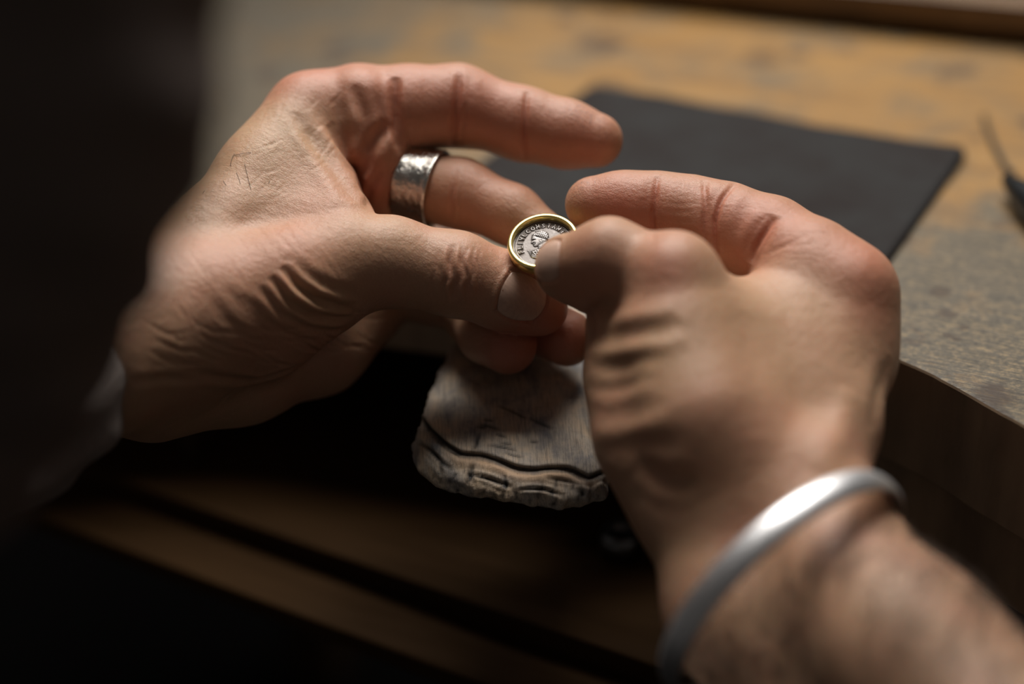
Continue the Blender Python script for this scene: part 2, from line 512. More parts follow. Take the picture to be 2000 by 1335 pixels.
class Sculpt:
    """Surface in camera mm with creases, tints and nails laid on it."""
    def __init__(self, V, Q):
        self.V0, self.Q = V, Q
        self.N = vert_normals(V, Q)
        self.disp = np.zeros(len(V)); self.tint = np.zeros((len(V), 3))
        self.bvh = BVHTree.FromPolygons(V.tolist(), Q.tolist())
    def hit(self, px, py):
        d = Vector(C(px, py, 1.0)).normalized()
        r = self.bvh.ray_cast(Vector((0, 0, 0)), d)
        return np.array(r[0]) if r[0] is not None else None
    def path(self, pts, step=6.0):
        out = []
        pts = [np.array(p, float) for p in pts]
        # smooth the polyline a little
        for p, q in zip(pts[:-1], pts[1:]):
            n = max(1, int(np.linalg.norm(q - p) / step))
            for i in range(n): out.append(p + (q - p) * i / n)
        out.append(pts[-1])
        P = np.array(out)
        for _ in range(3):
            P[1:-1] = (P[:-2] + 2 * P[1:-1] + P[2:]) / 4
        H = [self.hit(*p) for p in P]
        return [h for h in H if h is not None]
    def crease(self, pts, depth, width, rim=0.35, red=0.0, taper=True, dark=0.0, ch=0):
        H = self.path(pts)
        if len(H) < 2: return
        H = np.array(H)
        # drop segments that jump in depth
        m = width * 4 + 1
        sel = np.where(np.all(self.V0 > H.min(0) - m, axis=1) & np.all(self.V0 < H.max(0) + m, axis=1))[0]
        if not len(sel): return
        P = self.V0[sel]
        best = np.full(len(sel), 1e9); tt = np.zeros(len(sel))
        for i in range(len(H) - 1):
            a, b = H[i], H[i + 1]; ba = b - a
            if np.linalg.norm(ba) > 6: continue
            t = np.clip(((P - a) @ ba) / max(ba @ ba, 1e-9), 0, 1)
            d = np.linalg.norm(P - a - t[:, None] * ba, axis=1)
            u = d < best
            best[u] = d[u]; tt[u] = (i + t[u]) / (len(H) - 1)
        w = np.sin(np.clip(tt, 0, 1) * math.pi) ** 0.5 if taper else 1.0
        g = np.exp(-(best / width) ** 2)
        g2 = np.exp(-((best - 1.9 * width) / (0.9 * width)) ** 2)
        self.disp[sel] += w * (-depth * g + depth * rim * g2)
        if red: self.tint[sel, ch] += w * red * np.exp(-(best / (width * 1.3)) ** 2)
    def bulge(self, px, py, rad, h):
        p = self.hit(px, py)
        if p is None: return
        d = np.linalg.norm(self.V0 - p, axis=1)
        self.disp += h * np.exp(-(d / rad) ** 2)
    def spot(self, px, py, rad, ch, amt):
        p = self.hit(px, py)
        if p is None: return
        d = np.linalg.norm(self.V0 - p, axis=1)
        self.tint[:, ch] += amt * np.exp(-(d / rad) ** 2)
    def final(self):
        return self.V0 + self.N * self.disp[:, None]
    def nail_geo(self, centre, axis, normal, length, width, lift=0.45, curve=1.0):
        """centre, axis (towards tip), normal in camera space."""
        a = np.array(axis, float); a /= np.linalg.norm(a)
        n = np.array(normal, float); n -= a * (a @ n); n /= np.linalg.norm(n)
        s = np.cross(n, a)
        c = np.array(centre, float)
        NU, NV = 26, 26
        top = []; rad = width * 0.62
        Vf = self.final()
        bv = BVHTree.FromPolygons(Vf.tolist(), self.Q.tolist())
        for i in range(NU):
            for j in range(NV):
                u = -1 + 2 * i / (NU - 1); v = -1 + 2 * j / (NV - 1)
                # square -> rounded shape
                uu = u * math.sqrt(max(0, 1 - 0.38 * v * v)); vv = v * math.sqrt(max(0, 1 - 0.30 * u * u))
                th = vv * 0.92
                ax_p = uu * length / 2
                nrm = n * math.cos(th * curve) + s * math.sin(th * curve)
                base = c - n * rad + a * ax_p
                o = base + nrm * (rad + 12)
                r = bv.ray_cast(Vector(o), Vector(-nrm))
                ideal = base + nrm * (rad)
                edge = max(abs(u), abs(v))
                if r[0] is not None and (Vector(r[0]) - Vector(ideal)).length < 5:
                    hit = np.array(r[0])
                    top.append(hit + nrm * (lift * (1 - edge ** 6) - 0.12 * edge ** 6))
                else:
                    top.append(ideal)
        T = np.array(top)
        # smooth grid
        Gd = T.reshape(NU, NV, 3)
        for _ in range(14):
            Gd[1:-1, 1:-1] = (Gd[:-2, 1:-1] + Gd[2:, 1:-1] + Gd[1:-1, :-2] + Gd[1:-1, 2:]) / 4 * 0.6 + Gd[1:-1, 1:-1] * 0.4
        T = Gd.reshape(-1, 3)
        B = T - n * 0.6
        V = np.concatenate([T, B]); F = []
        off = NU * NV
        for i in range(NU - 1):
            for j in range(NV - 1):
                q = [i * NV + j, i * NV + j + 1, (i + 1) * NV + j + 1, (i + 1) * NV + j]
                F.append(q[::-1]); F.append([x + off for x in q])
        ring = [(0, j) for j in range(NV)] + [(i, NV - 1) for i in range(1, NU)] + [(NU - 1, j) for j in range(NV - 2, -1, -1)] + [(i, 0) for i in range(NU - 2, 0, -1)]
        for p, q in zip(ring, ring[1:] + ring[:1]):
            x, y = p[0] * NV + p[1], q[0] * NV + q[1]
            F.append([x, y, y + off, x + off])
        rp = T[[p[0] * NV + p[1] for p in ring]]
        sel = np.where(np.linalg.norm(self.V0 - c, axis=1) < length)[0]
        P = self.V0[sel]
        best = np.full(len(sel), 1e9)
        for p, q in zip(rp, np.roll(rp, -1, 0)):
            ba = q - p; t = np.clip(((P - p) @ ba) / max(ba @ ba, 1e-9), 0, 1)
            best = np.minimum(best, np.linalg.norm(P - p - t[:, None] * ba, axis=1))
        rel = P - c; ua = rel @ a; us = rel @ s
        inside = (np.abs(ua) < length * 0.46) & (np.abs(us) < width * 0.42)
        back = np.clip(-ua / (length * 0.5), -0.3, 1)          # folds at the root and the sides only
        self.disp[sel] += np.where(inside, -0.35, -0.42 * np.exp(-(best / 0.45) ** 2) + 0.38 * (0.5 + 0.5 * back) * np.exp(-((best - 1.1) / 0.7) ** 2))
        self.tint[sel, 0] += 0.25 * np.exp(-(best / 0.8) ** 2)
        return V, F

# ================================================================== SETTING: floor, bench
fl = prism('floor', ccw([(-1400, -700), (1400, -700), (1400, 1500), (-1400, 1500)]), -800, -780, FLOORM, None, 0)
tag(fl, 'dark floor far below the bench', kind='structure')

#@BENCH
bench = empty('workbench', (-150, 480, -780), "jeweller's wooden workbench with thick stained top and curved cutout", 'workbench')

def spline(pts, n=14):
    P = [np.array(p, float) for p in pts]
    P = [2 * P[0] - P[1]] + P + [2 * P[-1] - P[-2]]
    out = []
    for i in range(1, len(P) - 2):
        for t in np.linspace(0, 1, n, endpoint=False):
            a, b, c, d = P[i - 1:i + 3]
            out.append(0.5 * ((2 * b) + (c - a) * t + (2 * a - 5 * b + 4 * c - d) * t * t + (-a + 3 * b - 3 * c + d) * t ** 3))
    out.append(P[-2])
    return out
e1, e2 = G(1745, 697)[:2], G(2000, 829)[:2]
dirn = (e2 - e1) / np.linalg.norm(e2 - e1)
cut = spline([G(-500, 600)[:2], G(-150, 520)[:2], G(200, 478)[:2], G(450, 472)[:2], G(650, 492)[:2], G(850, 515)[:2], G(1100, 545)[:2], G(1400, 590)[:2], tuple(e1), tuple(e2), tuple(e2 + dirn * 60), tuple(e2 + dirn * 60 + np.array([60, -14])), (320, 270)])
# a little irregularity of the worn edge
rng = np.random.RandomState(4)
cut = [p + rng.normal(0, 0.07, 2) for p in cut]
BX0, BX1, BY1 = -760, 520, 900
def bench_layer(name, inset, z0, z1, mat, bev):
    front = [(BX0, G(-500, 600)[1] + inset)] + [(p[0], p[1] + inset) for p in cut] + [(BX1, 262 + inset)]
    poly = front + [(BX1, BY1 - inset), (BX0, BY1 - inset)]
    o = prism(name, ccw(poly), z0, z1, mat, bench, bev, origin=(0, 0, z0))
    o.data.materials.append(SIDE_TONED)
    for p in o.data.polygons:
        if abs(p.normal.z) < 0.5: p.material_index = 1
    return o
bench_layer('bench_top', 0, -37, 0, BENCH, 1.0)
ap = [(p[0], p[1] + 5) for p in cut if p[0] > -120]
o = prism('apron', ccw([(ap[0][0], ap[0][1] + 90)] + ap + [(BX1, 268), (BX1, 420)]), -66, -37.6, SIDE_TONED, bench, 0.8)
o['label'] = 'dark wooden apron under the bench top'
for lx, ly in ((-700, 300), (460, 320), (-700, 830), (460, 830)):
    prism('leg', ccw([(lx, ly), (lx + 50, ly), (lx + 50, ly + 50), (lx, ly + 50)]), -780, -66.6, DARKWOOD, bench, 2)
# open drawer below the cutout: front edge runs along the photo's lower left
f0, f1 = G(0, 1008, -112)[:2], G(850, 1333, -112)[:2]
s0, s1 = G(300, 958, -94)[:2], G(1200, 1272, -94)[:2]
du = (f1 - f0) / np.linalg.norm(f1 - f0); dp = np.array([-du[1], du[0]])
sd_ = float((s0 + s1 - 2 * f0) @ dp) / 2
def dr_poly(u0, u1, v0, v1):
    return ccw([tuple(f0 + du * u + dp * v) for u, v in ((u0, v0), (u1, v0), (u1, v1), (u0, v1))])
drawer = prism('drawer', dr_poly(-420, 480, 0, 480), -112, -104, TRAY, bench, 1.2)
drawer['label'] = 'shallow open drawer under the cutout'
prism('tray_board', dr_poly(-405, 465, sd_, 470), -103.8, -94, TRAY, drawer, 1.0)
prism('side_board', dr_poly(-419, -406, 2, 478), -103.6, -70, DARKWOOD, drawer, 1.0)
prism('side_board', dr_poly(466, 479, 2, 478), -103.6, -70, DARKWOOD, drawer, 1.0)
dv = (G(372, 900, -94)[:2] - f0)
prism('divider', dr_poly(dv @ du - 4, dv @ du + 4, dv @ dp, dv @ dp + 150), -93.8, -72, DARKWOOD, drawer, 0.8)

# back rail / low wooden unit behind
r0, r1 = G(1300, 14), G(2000, 106)
yr = (r0[1] + r1[1]) / 2
unit = empty('shelf_unit', ((r0[0] + r1[0]) / 2, yr + 40, 0), 'low dark wooden unit standing along the back of the bench', 'shelf')
prism('base_board', ccw([(-470, yr + 8), (330, yr + 8), (330, yr + 110), (-470, yr + 110)]), 0.2, 7, DARKWOOD, unit, 0.5)
UW = simple_mat('brown_unit_wood', (0.22, 0.135, 0.075), 0.5, 0, 0.4, 0.05, 0, 0.0003, (0.3, 3, 1), (0.085, 0.050, 0.028))
prism('front_board', ccw([(-480, yr), (340, yr), (340, yr + 18), (-480, yr + 18)]), 7.2, 20, UW, unit, 1.2)
prism('top_board', ccw([(-480, yr + 18.4), (340, yr + 18.4), (340, yr + 120), (-480, yr + 120)]), 7.2, 24, DARKWOOD, unit, 1.2)

# ------------------------------------------------------------------ dark mat
ml, mr, mrn = G(1160, 172)[:2], G(1888, 305)[:2], G(1742, 505)[:2]
ux = (mr - ml) / np.linalg.norm(mr - ml)
dn_ = (mrn - mr) / np.linalg.norm(mrn - mr)
def grid_mat():
    NX, NY = 60, 50
    L = np.linalg.norm(mr - ml); D = 135.0
    V = []; F = []
    for i in range(NX + 1):
        for j in range(NY + 1):
            u, v = i / NX, j / NY
            # slightly rounded corners and wavering edges
            r = 0.03
            p = ml + ux * L * u + dn_ * D * v
            jit = 0.7 * math.sin(u * 23) * (v == 0) + 0.5 * math.sin(v * 19 + 1) * (u == 1)
            p = p + dn_ * jit
            if (i in (0, NX)) and (j in (0, NY)):
                p = p + (ux * (1 if i == 0 else -1) + dn_ * (1 if j == 0 else -1)) * 2.0
            z = 0.3 + 1.4 * math.exp(-((u - 1) ** 2 + v ** 2) / 0.02) + 0.25 * math.sin(u * 7 + v * 4) * 0.6 + 0.2
            V.append((p[0], p[1], z + 1.6))
    n = len(V)
    V += [(x, y, 0.15) for x, y, z in V]
    idx = lambda i, j: i * (NY + 1) + j
    for i in range(NX):
        for j in range(NY):
            q = [idx(i, j), idx(i + 1, j), idx(i + 1, j + 1), idx(i, j + 1)]
            F.append(q[::-1]); F.append([x + n for x in q])
    ring = [(i, 0) for i in range(NX + 1)] + [(NX, j) for j in range(1, NY + 1)] + [(i, NY) for i in range(NX - 1, -1, -1)] + [(0, j) for j in range(NY - 1, 0, -1)]
    for p, q in zip(ring, ring[1:] + ring[:1]):
        a, b = idx(*p), idx(*q)
        F.append([a, b, b + n, a + n])
    return V, F
V, F = grid_mat()
mt = np_mesh('bench_mat', V, F, RUBBER, None)
tag(mt, 'thin dark grey mat lying on the bench top behind the hands', 'mat')

# ------------------------------------------------------------------ bench pin
#@PIN
PZ = 0.0
def ray_dir(px, py):
    return CAMR @ np.array([(px - 1000.0) / FPX, -(py - 667.5) / FPX, -1.0])
# the pin's top slopes gently down towards the sitter
PA = G(990, 700, -6.8); PB = G(1000, 950, -12.6)
PEY = (PA - PB) / np.linalg.norm(PA - PB)
PEX = np.cross(PEY, Zz); PEX /= np.linalg.norm(PEX)
PEN = np.cross(PEX, PEY)
PM = np.stack([PEX, PEY, PEN], 1)
def GP(px, py):                                   # photo pixel on the pin's sloping top -> local mm
    v = ray_dir(px, py)
    t = ((PB - CAMP) @ PEN) / (v @ PEN)
    return (CAMP + v * t - PB) @ PM
def to_local(p):
    return (np.array([p[0], p[1], -6.0]) - PB) @ PM
def bench_pin():
    out = [(884, 655), (850, 720), (820, 800), (797, 838), (810, 880), (842, 905), (905, 925), (985, 940), (1045, 948), (1100, 956), (1150, 948), (1188, 934), (1194, 890), (1182, 840), (1168, 740), (1150, 640)]
    poly = [GP(x, y)[:2] for x, y in out]
    # carry the sides back to the bench edge
    back_r = to_local((-112.0, 388.0))[:2]; back_l = to_local((-176.0, 388.0))[:2]
    poly = poly[:] + [back_r, back_l]
    P = [tuple(p) for p in poly]
    P = np.array(ccw(P))
    # 2-D signed distance to the polygon
    def sdp(X, Y):
        d = np.full(X.shape, 1e9); s = np.ones(X.shape)
        n = len(P)
        for i in range(n):
            a, b = P[i], P[(i - 1) % n]
            e = b - a; wx, wy = X - a[0], Y - a[1]
            t = np.clip((wx * e[0] + wy * e[1]) / (e @ e), 0, 1)
            d = np.minimum(d, (wx - e[0] * t) ** 2 + (wy - e[1] * t) ** 2)
            c1 = Y >= a[1]; c2 = Y < b[1]; c3 = e[0] * wy > e[1] * wx
            s = np.where((c1 & c2 & c3) | (~c1 & ~c2 & ~c3), -s, s)
        return s * np.sqrt(d)
    h = 0.65
    lo = np.array([P[:, 0].min() - 4, P[:, 1].min() - 4, -30.0]); hi = np.array([P[:, 0].max() + 4, P[:, 1].max() + 4, 4.0])
    fd = Field(lo, hi, h)
    X = fd.ax[0][:, None, None].astype(float); Y = fd.ax[1][None, :, None].astype(float); Z = fd.ax[2][None, None, :].astype(float)
    d2 = sdp(X[:, :, 0] + 0 * Y[:, :, 0], Y[:, :, 0] + 0 * X[:, :, 0])[:, :, None]
    crack = [(812, 800), (835, 835), (870, 868), (898, 886), (940, 889), (975, 900), (1005, 914), (1040, 918), (1075, 913), (1110, 915), (1135, 928), (1152, 935), (1170, 925), (1186, 920)]
    cw = [GP(x, y)[:2] for x, y in crack]
    # how far in front of the crack (towards the sitter) each point lies
    def dpoly(line, X2, Y2):
        best = np.full(X2.shape, 1e9); side = np.zeros(X2.shape)
        for a, b in zip(line[:-1], line[1:]):
            e = b - a; wx, wy = X2 - a[0], Y2 - a[1]
            t = np.clip((wx * e[0] + wy * e[1]) / (e @ e), 0, 1)
            dd = (wx - e[0] * t) ** 2 + (wy - e[1] * t) ** 2
            u = dd < best; best[u] = dd[u]; side[u] = (e[0] * wy - e[1] * wx)[u]
        return np.sqrt(best), side
    X2 = X[:, :, 0] + 0 * Y[:, :, 0]; Y2 = Y[:, :, 0] + 0 * X[:, :, 0]
    dc, sd = dpoly(cw, X2, Y2)
    front = np.where(sd < 0, dc, 0)                           # mm beyond the crack
    back = np.where(sd >= 0, dc, 0)
    top = PZ - 0.055 * np.clip(front, 0, 20) ** 1.6 - 1.8 * (sd < 0) * np.clip(front / 3, 0, 1)
    top = top - 1.8 * np.exp(-(dc / 0.9) ** 2) * (1)
    top = top - 0.12 * np.clip(-d2[:, :, 0] < 8, 0, 1) * (8 + np.clip(d2[:, :, 0], -8, 0)) ** 1.3
    top = top + 0.25 * np.sin(X2 * 0.35 + Y2 * 0.1) + 0.15 * np.sin(Y2 * 0.7 - X2 * 0.2)
    slope = d2 + 0.12 * np.clip(-Z, 0, 30) * 0.6 + 0.45 * np.sin(Z * 1.1 + X * 0.22) + 0.35 * np.sin(X * 0.9 + Y * 0.3) + 0.25 * np.sin(X * 1.9 - Z * 0.7 + Y * 1.3)
    dz = np.maximum(Z - top[:, :, None], -9.5 - Z - 0.10 * np.clip(Y, 0, 90))
    Fv = -smin(-slope, -dz, 3.0)
    V, Q = surface_nets(Fv.astype(np.float32), fd.lo, h)
    V = relax(V, Q, 1)
    VL = V.copy()
    V = PB + V @ PM.T
    S = Sculpt((V - CAMP) @ CAMR, Q)
    S.crease(crack, 1.2, 0.75, 0.15, 1.0, False)
    S.crease([(x, y + 13) for x, y in crack[2:-1]], 0.0, 1.3, 0, 0.9, True, ch=1)
    for pts, dep, w, dk in (([(815, 862), (835, 872), (852, 890), (866, 905), (884, 918)], 0.9, 0.55, 1.0), ([(912, 925), (945, 930), (975, 942), (1000, 952)], 1.1, 0.6, 1.0),
                            ([(1012, 956), (1040, 953), (1070, 956), (1100, 968)], 0.9, 0.5, 1.0), ([(925, 900), (918, 925), (912, 950)], 0.8, 0.6, 0.9), ([(985, 925), (988, 950), (984, 968)], 0.5, 0.45, 0.8),
                            ([(1130, 950), (1140, 975)], 0.5, 0.5, 0.7), ([(858, 900), (862, 930)], 0.6, 0.6, 0.7), ([(1060, 930), (1110, 940), (1150, 948)], 0.4, 0.5, 0.7)):
        S.crease(pts, dep, w, 0.4, dk)
    for a in ([(970, 790), (1000, 802), (1030, 818)], [(1033, 815), (1050, 824), (1082, 838)], [(932, 826), (958, 832), (978, 840)], [(944, 818), (965, 822)], [(952, 868), (980, 872), (1010, 880)],
              [(968, 846), (990, 854)], [(978, 864), (1000, 868)], [(985, 882), (1005, 890), (1022, 892)], [(938, 843), (926, 880)], [(1035, 862), (1052, 863)], [(930, 832), (950, 836)]):
        S.crease(a, 0.45, 0.42, 0.3, 0.9)
    r2 = np.random.RandomState(3)
    for _ in range(40):
        x, y = r2.uniform(850, 1160), r2.uniform(700, 890); l = r2.uniform(12, 40); an = r2.normal(1.45, 0.18) if r2.rand() < 0.6 else r2.normal(0.35, 0.15)
        S.crease([(x, y), (x + l * math.cos(an), y + l * math.sin(an))], 0.14, 0.35, 0.3, r2.uniform(0.1, 0.35))
    for _ in range(46):
        x = r2.uniform(815, 1180); y = 925 + (x - 830) * 0.12 + r2.uniform(-22, 30); l = r2.uniform(8, 24); an = r2.normal(1.6, 0.3)
        S.crease([(x, y), (x + l * math.cos(an), y + l * math.sin(an))], r2.uniform(0.2, 0.45), 0.42, 0.4, r2.uniform(0.3, 0.8))
    gro = np.clip(S.tint[:, 0], 0, 1)
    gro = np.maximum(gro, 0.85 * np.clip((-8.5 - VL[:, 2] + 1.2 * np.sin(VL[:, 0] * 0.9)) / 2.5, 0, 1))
    fresh = np.clip(S.tint[:, 1], 0, 1)
    V = to_world(S.final())
    o = np_mesh('bench_pin', V, Q, PINM, None)
    add_attr(o, 'groove', np.clip(gro, 0, 1))
    add_attr(o, 'fresh', fresh)
    a_ = o.data.attributes.new('pinco', 'FLOAT_VECTOR', 'POINT'); a_.data.foreach_set('vector', VL.astype(np.float32).ravel())
    tag(o, 'worn grey-brown wooden bench pin with a long crack, scratched top', 'bench pin')
    return o
bench_pin()

# ================================================================== HANDS
#@HANDS
H_VOX = 0.62
person = empty('person', to_world(C(300, 1500, 380)), 'person in a dark top holding a coin ring in both hands', 'person')

def left_hand():
    h = H_VOX
    lo = C(-60, 920, 400) ; hi = C(1240, 90, 440)
    lo = np.array([-205, -52, -505.0]); hi = np.array([42, 98, -350.0])
    fd = Field(lo, hi, h)
    palm = fd.blank()
    prims = []
    prims += chain([(-300, 820, 352, 29), (-40, 745, 370, 26), (205, 690, 388, 21.5), (300, 640, 396, 21), (430, 480, 414, 16.0), (520, 350, 426, 14.0), (612, 232, 437, 13.0)], 7)
    prims += chain([(300, 735, 408, 19), (470, 712, 426, 16.5), (620, 672, 442, 14.5), (712, 605, 454, 12.5)], 8)
    prims += [tri((300, 690, 408), (612, 236, 444), (730, 545, 460), 12, 8)]
    # thenar and thumb metacarpal
    prims += chain([(330, 650, 396, 19), (430, 600, 400, 17.5), (560, 560, 405, 15.5), (690, 520, 411, 12.4)], 7)
    prims += chain([(380, 672, 402, 15), (520, 640, 408, 13.0), (640, 585, 413, 10)], 6)
    # web between thumb and index
    prims += [tri((590, 268, 434), (420, 560, 408), (672, 470, 414), 9.5, 7)]
    prims += [tri((560, 300, 430), (480, 420, 416), (640, 440, 416), 10.5, 8)]
    prims += chain([(765, 232, 436, 8.0), (742, 300, 435, 7.6), (735, 350, 437, 7.4), (742, 400, 442, 7)], 1.8)
    prims += chain([(712, 190, 434, 8), (702, 240, 432, 6.6), (700, 290, 432, 5.5)], 1.8)
    add_prims(fd, palm, prims)
    F = palm
    def finger(pts, K=9, R=26, k=3.5, flat=None, extra=()):
        nonlocal F
        g = fd.blank()
        add_prims(fd, g, chain(pts, k, flat))
        if extra: add_prims(fd, g, extra)
        F = join_group(fd, F, g, C(*pts[0][:3]), K, R)
    # little, ring, middle, index, thumb
    finger([(730, 545, 462, 11.5), (945, 598, 452, 9.2), (1045, 630, 441, 9.0), (1108, 660, 432, 8.6)])
    finger([(700, 440, 464, 12), (880, 500, 466, 10.2), (925, 610, 445, 9.4), (955, 648, 433, 9.3), (992, 674, 427, 8.7)])
    finger([(650, 345, 456, 13), (760, 350, 444, 11.4), (900, 378, 438, 10.4), (1000, 420, 432, 8.8), (1062, 462, 428, 7.6)])
    finger([(612, 236, 440, 12.6), (700, 212, 441, 12.8), (800, 213, 442, 12.9), (893, 206, 443, 12.1), (1025, 243, 441, 10.7), (1105, 262, 439, 9.9), (1163, 274, 437, 8.4)], K=11, R=30, k=4.5)
    finger([(600, 545, 407, 14), (690, 518, 411, 12.6), (765, 512, 412, 12.3), (890, 535, 412.5, 11.7), (985, 568, 416, 10.9), (1040, 592, 418, 9.0)], K=8, R=32, k=4.5,
           extra=[('c', C(1005, 582, 419), C(1060, 604, 420), 8.2, 7.0, None, 4.0)])
    V, Q = surface_nets(F, fd.lo, h)
    V = relax(V, Q, 2)
    s = Sculpt(V, Q)
    cr_ = s.crease
    # index finger folds
    for pts, dp in (([(774, 150), (772, 200), (776, 290)], 0.8), ([(899, 145), (893, 200), (888, 284)], 0.7), ([(1030, 178), (1024, 240), (1026, 310)], 0.6)):
        cr_(pts, dp, 2.6, 0.35, 0.1)
    cr_([(772, 150), (770, 200), (774, 250), (782, 300)], 1.3, 1.3, 0.5, 0.2)
    cr_([(897, 140), (893, 190), (888, 240), (884, 290)], 0.9, 1.0, 0.4, 0.25)
    cr_([(907, 200), (903, 250), (900, 285)], 0.4, 0.7, 0.3)
    cr_([(1030, 178), (1024, 230), (1022, 280), (1026, 312)], 0.85, 0.8, 0.45, 0.25)
    cr_([(1016, 190), (1012, 240), (1014, 285)], 0.3, 0.6)
    cr_([(692, 165), (700, 195), (714, 232), (712, 275), (700, 320)], 0.9, 1.6, 0.3, 0.1)
    cr_([(765, 240), (740, 262), (722, 292), (708, 345)], 1.6, 2.0, 0.3, 0.1)
    cr_([(655, 190), (672, 240), (690, 290)], 0.4, 1.8, 0.3)
    cr_([(640, 240), (668, 290), (695, 345), (712, 385)], 1.1, 2.2, 0.5)
    cr_([(600, 250), (630, 300), (662, 350), (690, 400)], 0.7, 2.4, 0.5)
    cr_([(575, 220), (600, 260), (620, 300)], 0.5, 2.0, 0.4)
    cr_([(742, 330), (722, 370), (712, 410)], 0.8, 1.3, 0.4)
    # middle finger folds
    cr_([(893, 330), (884, 380), (880, 430)], 0.4, 0.8, 0.3, 0.2)
    cr_([(905, 340), (897, 390), (895, 430)], 0.2, 0.6)
    # thumb knuckle
    for k, (x, a, w) in enumerate(((848, .22, .5), (860, .28, .5), (874, .55, .6), (886, .75, .75), (899, .6, .7), (911, .4, .55), (923, .3, .5), (936, .2, .5))):
        y0, y1 = 474 + abs(x - 890) * 0.25, 606 - abs(x - 890) * 0.6
        j = (3, -4, 5, -3, 4, -5, 3, -2)[k]
        cr_([(x + 4, y0), (x - 4 + j, y0 + 0.28 * (y1 - y0)), (x + 2, y0 + 0.5 * (y1 - y0)), (x - 5 - j, y0 + 0.72 * (y1 - y0)), (x + 1, y1)], a, w, 0.45, 0.12)
    # thenar folds
    folds = [([(552, 520), (580, 556), (620, 585), (665, 598), (692, 600)], 2.4, 1.3), ([(530, 540), (565, 590), (610, 615), (660, 622), (688, 618)], 2.0, 1.25),
             ([(508, 560), (550, 610), (600, 640), (650, 648), (676, 640)], 1.4, 1.25), ([(470, 575), (540, 640), (600, 662), (655, 655)], 0.7, 1.4),
             ([(440, 560), (480, 610), (540, 665), (620, 680)], 0.5, 1.6), ([(560, 500), (600, 540), (650, 565), (700, 575)], 0.7, 1.6),
             ([(400, 570), (450, 630), (520, 680), (590, 695)], 0.4, 1.6)]
    for p, dp, w in folds: cr_(p, dp * 0.78, w, 0.35)
    rg = np.random.RandomState(7)
    for i in range(42):
        x = 280 + i * 10; y = 690 + rg.uniform(-70, 20) - (x - 280) * 0.10
        L = rg.uniform(40, 90)
        cr_([(x, y), (x + L * 0.6, y + L * 0.32), (x + L * 1.1, y + L * 0.30)], rg.uniform(0.12, 0.3), 0.55, 0.4)
    for i in range(46):
        x = rg.uniform(330, 640); y = rg.uniform(420, 640); L = rg.uniform(35, 80); an = rg.normal(0.95, 0.12)
        cr_([(x, y), (x + L * math.cos(an), y + L * math.sin(an))], rg.uniform(0.04, 0.10), 0.5, 0.5)
    for i in range(30):
        x = rg.uniform(420, 640); y = rg.uniform(190, 400); L = rg.uniform(25, 60); an = rg.normal(-0.75, 0.2)
        cr_([(x, y), (x + L * math.cos(an), y + L * math.sin(an))], rg.uniform(0.05, 0.12), 0.45, 0.5)
    cr_([(360, 722), (430, 738), (500, 744), (570, 722), (630, 690)], 0.9, 1.4, 0.4)
    cr_([(255, 745), (330, 738), (400, 746)], 0.6, 1.2, 0.4)
    cr_([(430, 790), (450, 760)], 0.4, 1.2)
    # thumb base ridge
    s.bulge(640, 430, 16, 1.2); s.bulge(700, 470, 12, 0.8)
    s.bulge(560, 175, 11, 1.0)
    # tints
    for x, y, r, a in ((560, 165, 13, .5), (640, 145, 14, .35), (740, 160, 16, .4), (850, 170, 16, .5), (960, 200, 14, .5), (1090, 270, 18, .55), (1180, 270, 12, .35), (740, 370, 9, .5), (600, 440, 18, .35), (560, 520, 16, .3),
                       (890, 520, 9, .2), (960, 560, 12, .2), (990, 690, 12, .8), (1090, 660, 14, .8), (930, 380, 16, .4), (700, 330, 14, .45), (640, 360, 16, .25), (400, 500, 14, .3), (640, 650, 22, .4), (1050, 625, 10, .5)):
        s.spot(x, y, r, 0, a)
    for x, y, r, a in ((1140, 216, 5, 1.0), (1124, 206, 3.5, .6), (1170, 236, 4, .6), (1180, 270, 3, .5)):
        s.spot(x, y, r, 1, a)
    for x, y, r, a in ((480, 330, 25, .5), (700, 450, 14, .4), (590, 590, 10, .6), (660, 600, 8, .5), (560, 260, 15, .3), (960, 590, 8, .3)):
        s.spot(x, y, r, 2, a)
    nc = s.hit(1024, 582)
    nv, nf = s.nail_geo(nc, C(1075, 602, 420) - C(940, 550, 412.5), np.array([0.05, -0.10, 1.0]), 14.5, 15.5, 0.42, 0.80)
    o = np_mesh('arm', to_world(s.final()), Q, SKIN, person)
    add_attr(o, 'tint', np.clip(s.tint, 0, 0.95), True)
    o['label'] = 'left hand pinching the coin ring between thumb and middle finger'
    nl = np_mesh('fingernail', to_world(nv), nf, NAIL, o)
    nl['label'] = 'broad flat thumbnail facing the viewer'
    # a few dark hairs on the back of the hand
    hairs = [([(458, 300), (452, 312), (450, 325)]), ([(462, 337), (468, 350), (470, 360)]), ([(478, 320), (484, 345), (491, 372)]), ([(458, 303), (475, 300), (490, 298)]),
             ([(404, 312), (395, 325), (394, 340)]), ([(527, 352), (524, 362)]), ([(400, 372), (396, 378)]), ([(436, 352), (442, 362)])]
    Vh, Fh = [], []
    for hp in hairs:
        Hh = s.path(hp, 4)
        if len(Hh) < 2: continue
        Hh = [p + np.array([0, 0, 0.35]) * (1.0 if 0 < i < len(Hh) - 1 else 0.2) for i, p in enumerate(Hh)]
        base = len(Vh)
        for i, p in enumerate(Hh):
            r = 0.055
            t = Hh[min(i + 1, len(Hh) - 1)] - Hh[max(i - 1, 0)]; t /= np.linalg.norm(t)
            a = np.cross(t, [0, 0, 1.0]); a /= np.linalg.norm(a); b = np.cross(t, a)
            for q in range(4):
                Vh.append(p + r * (a * math.cos(q * math.pi / 2) + b * math.sin(q * math.pi / 2)))
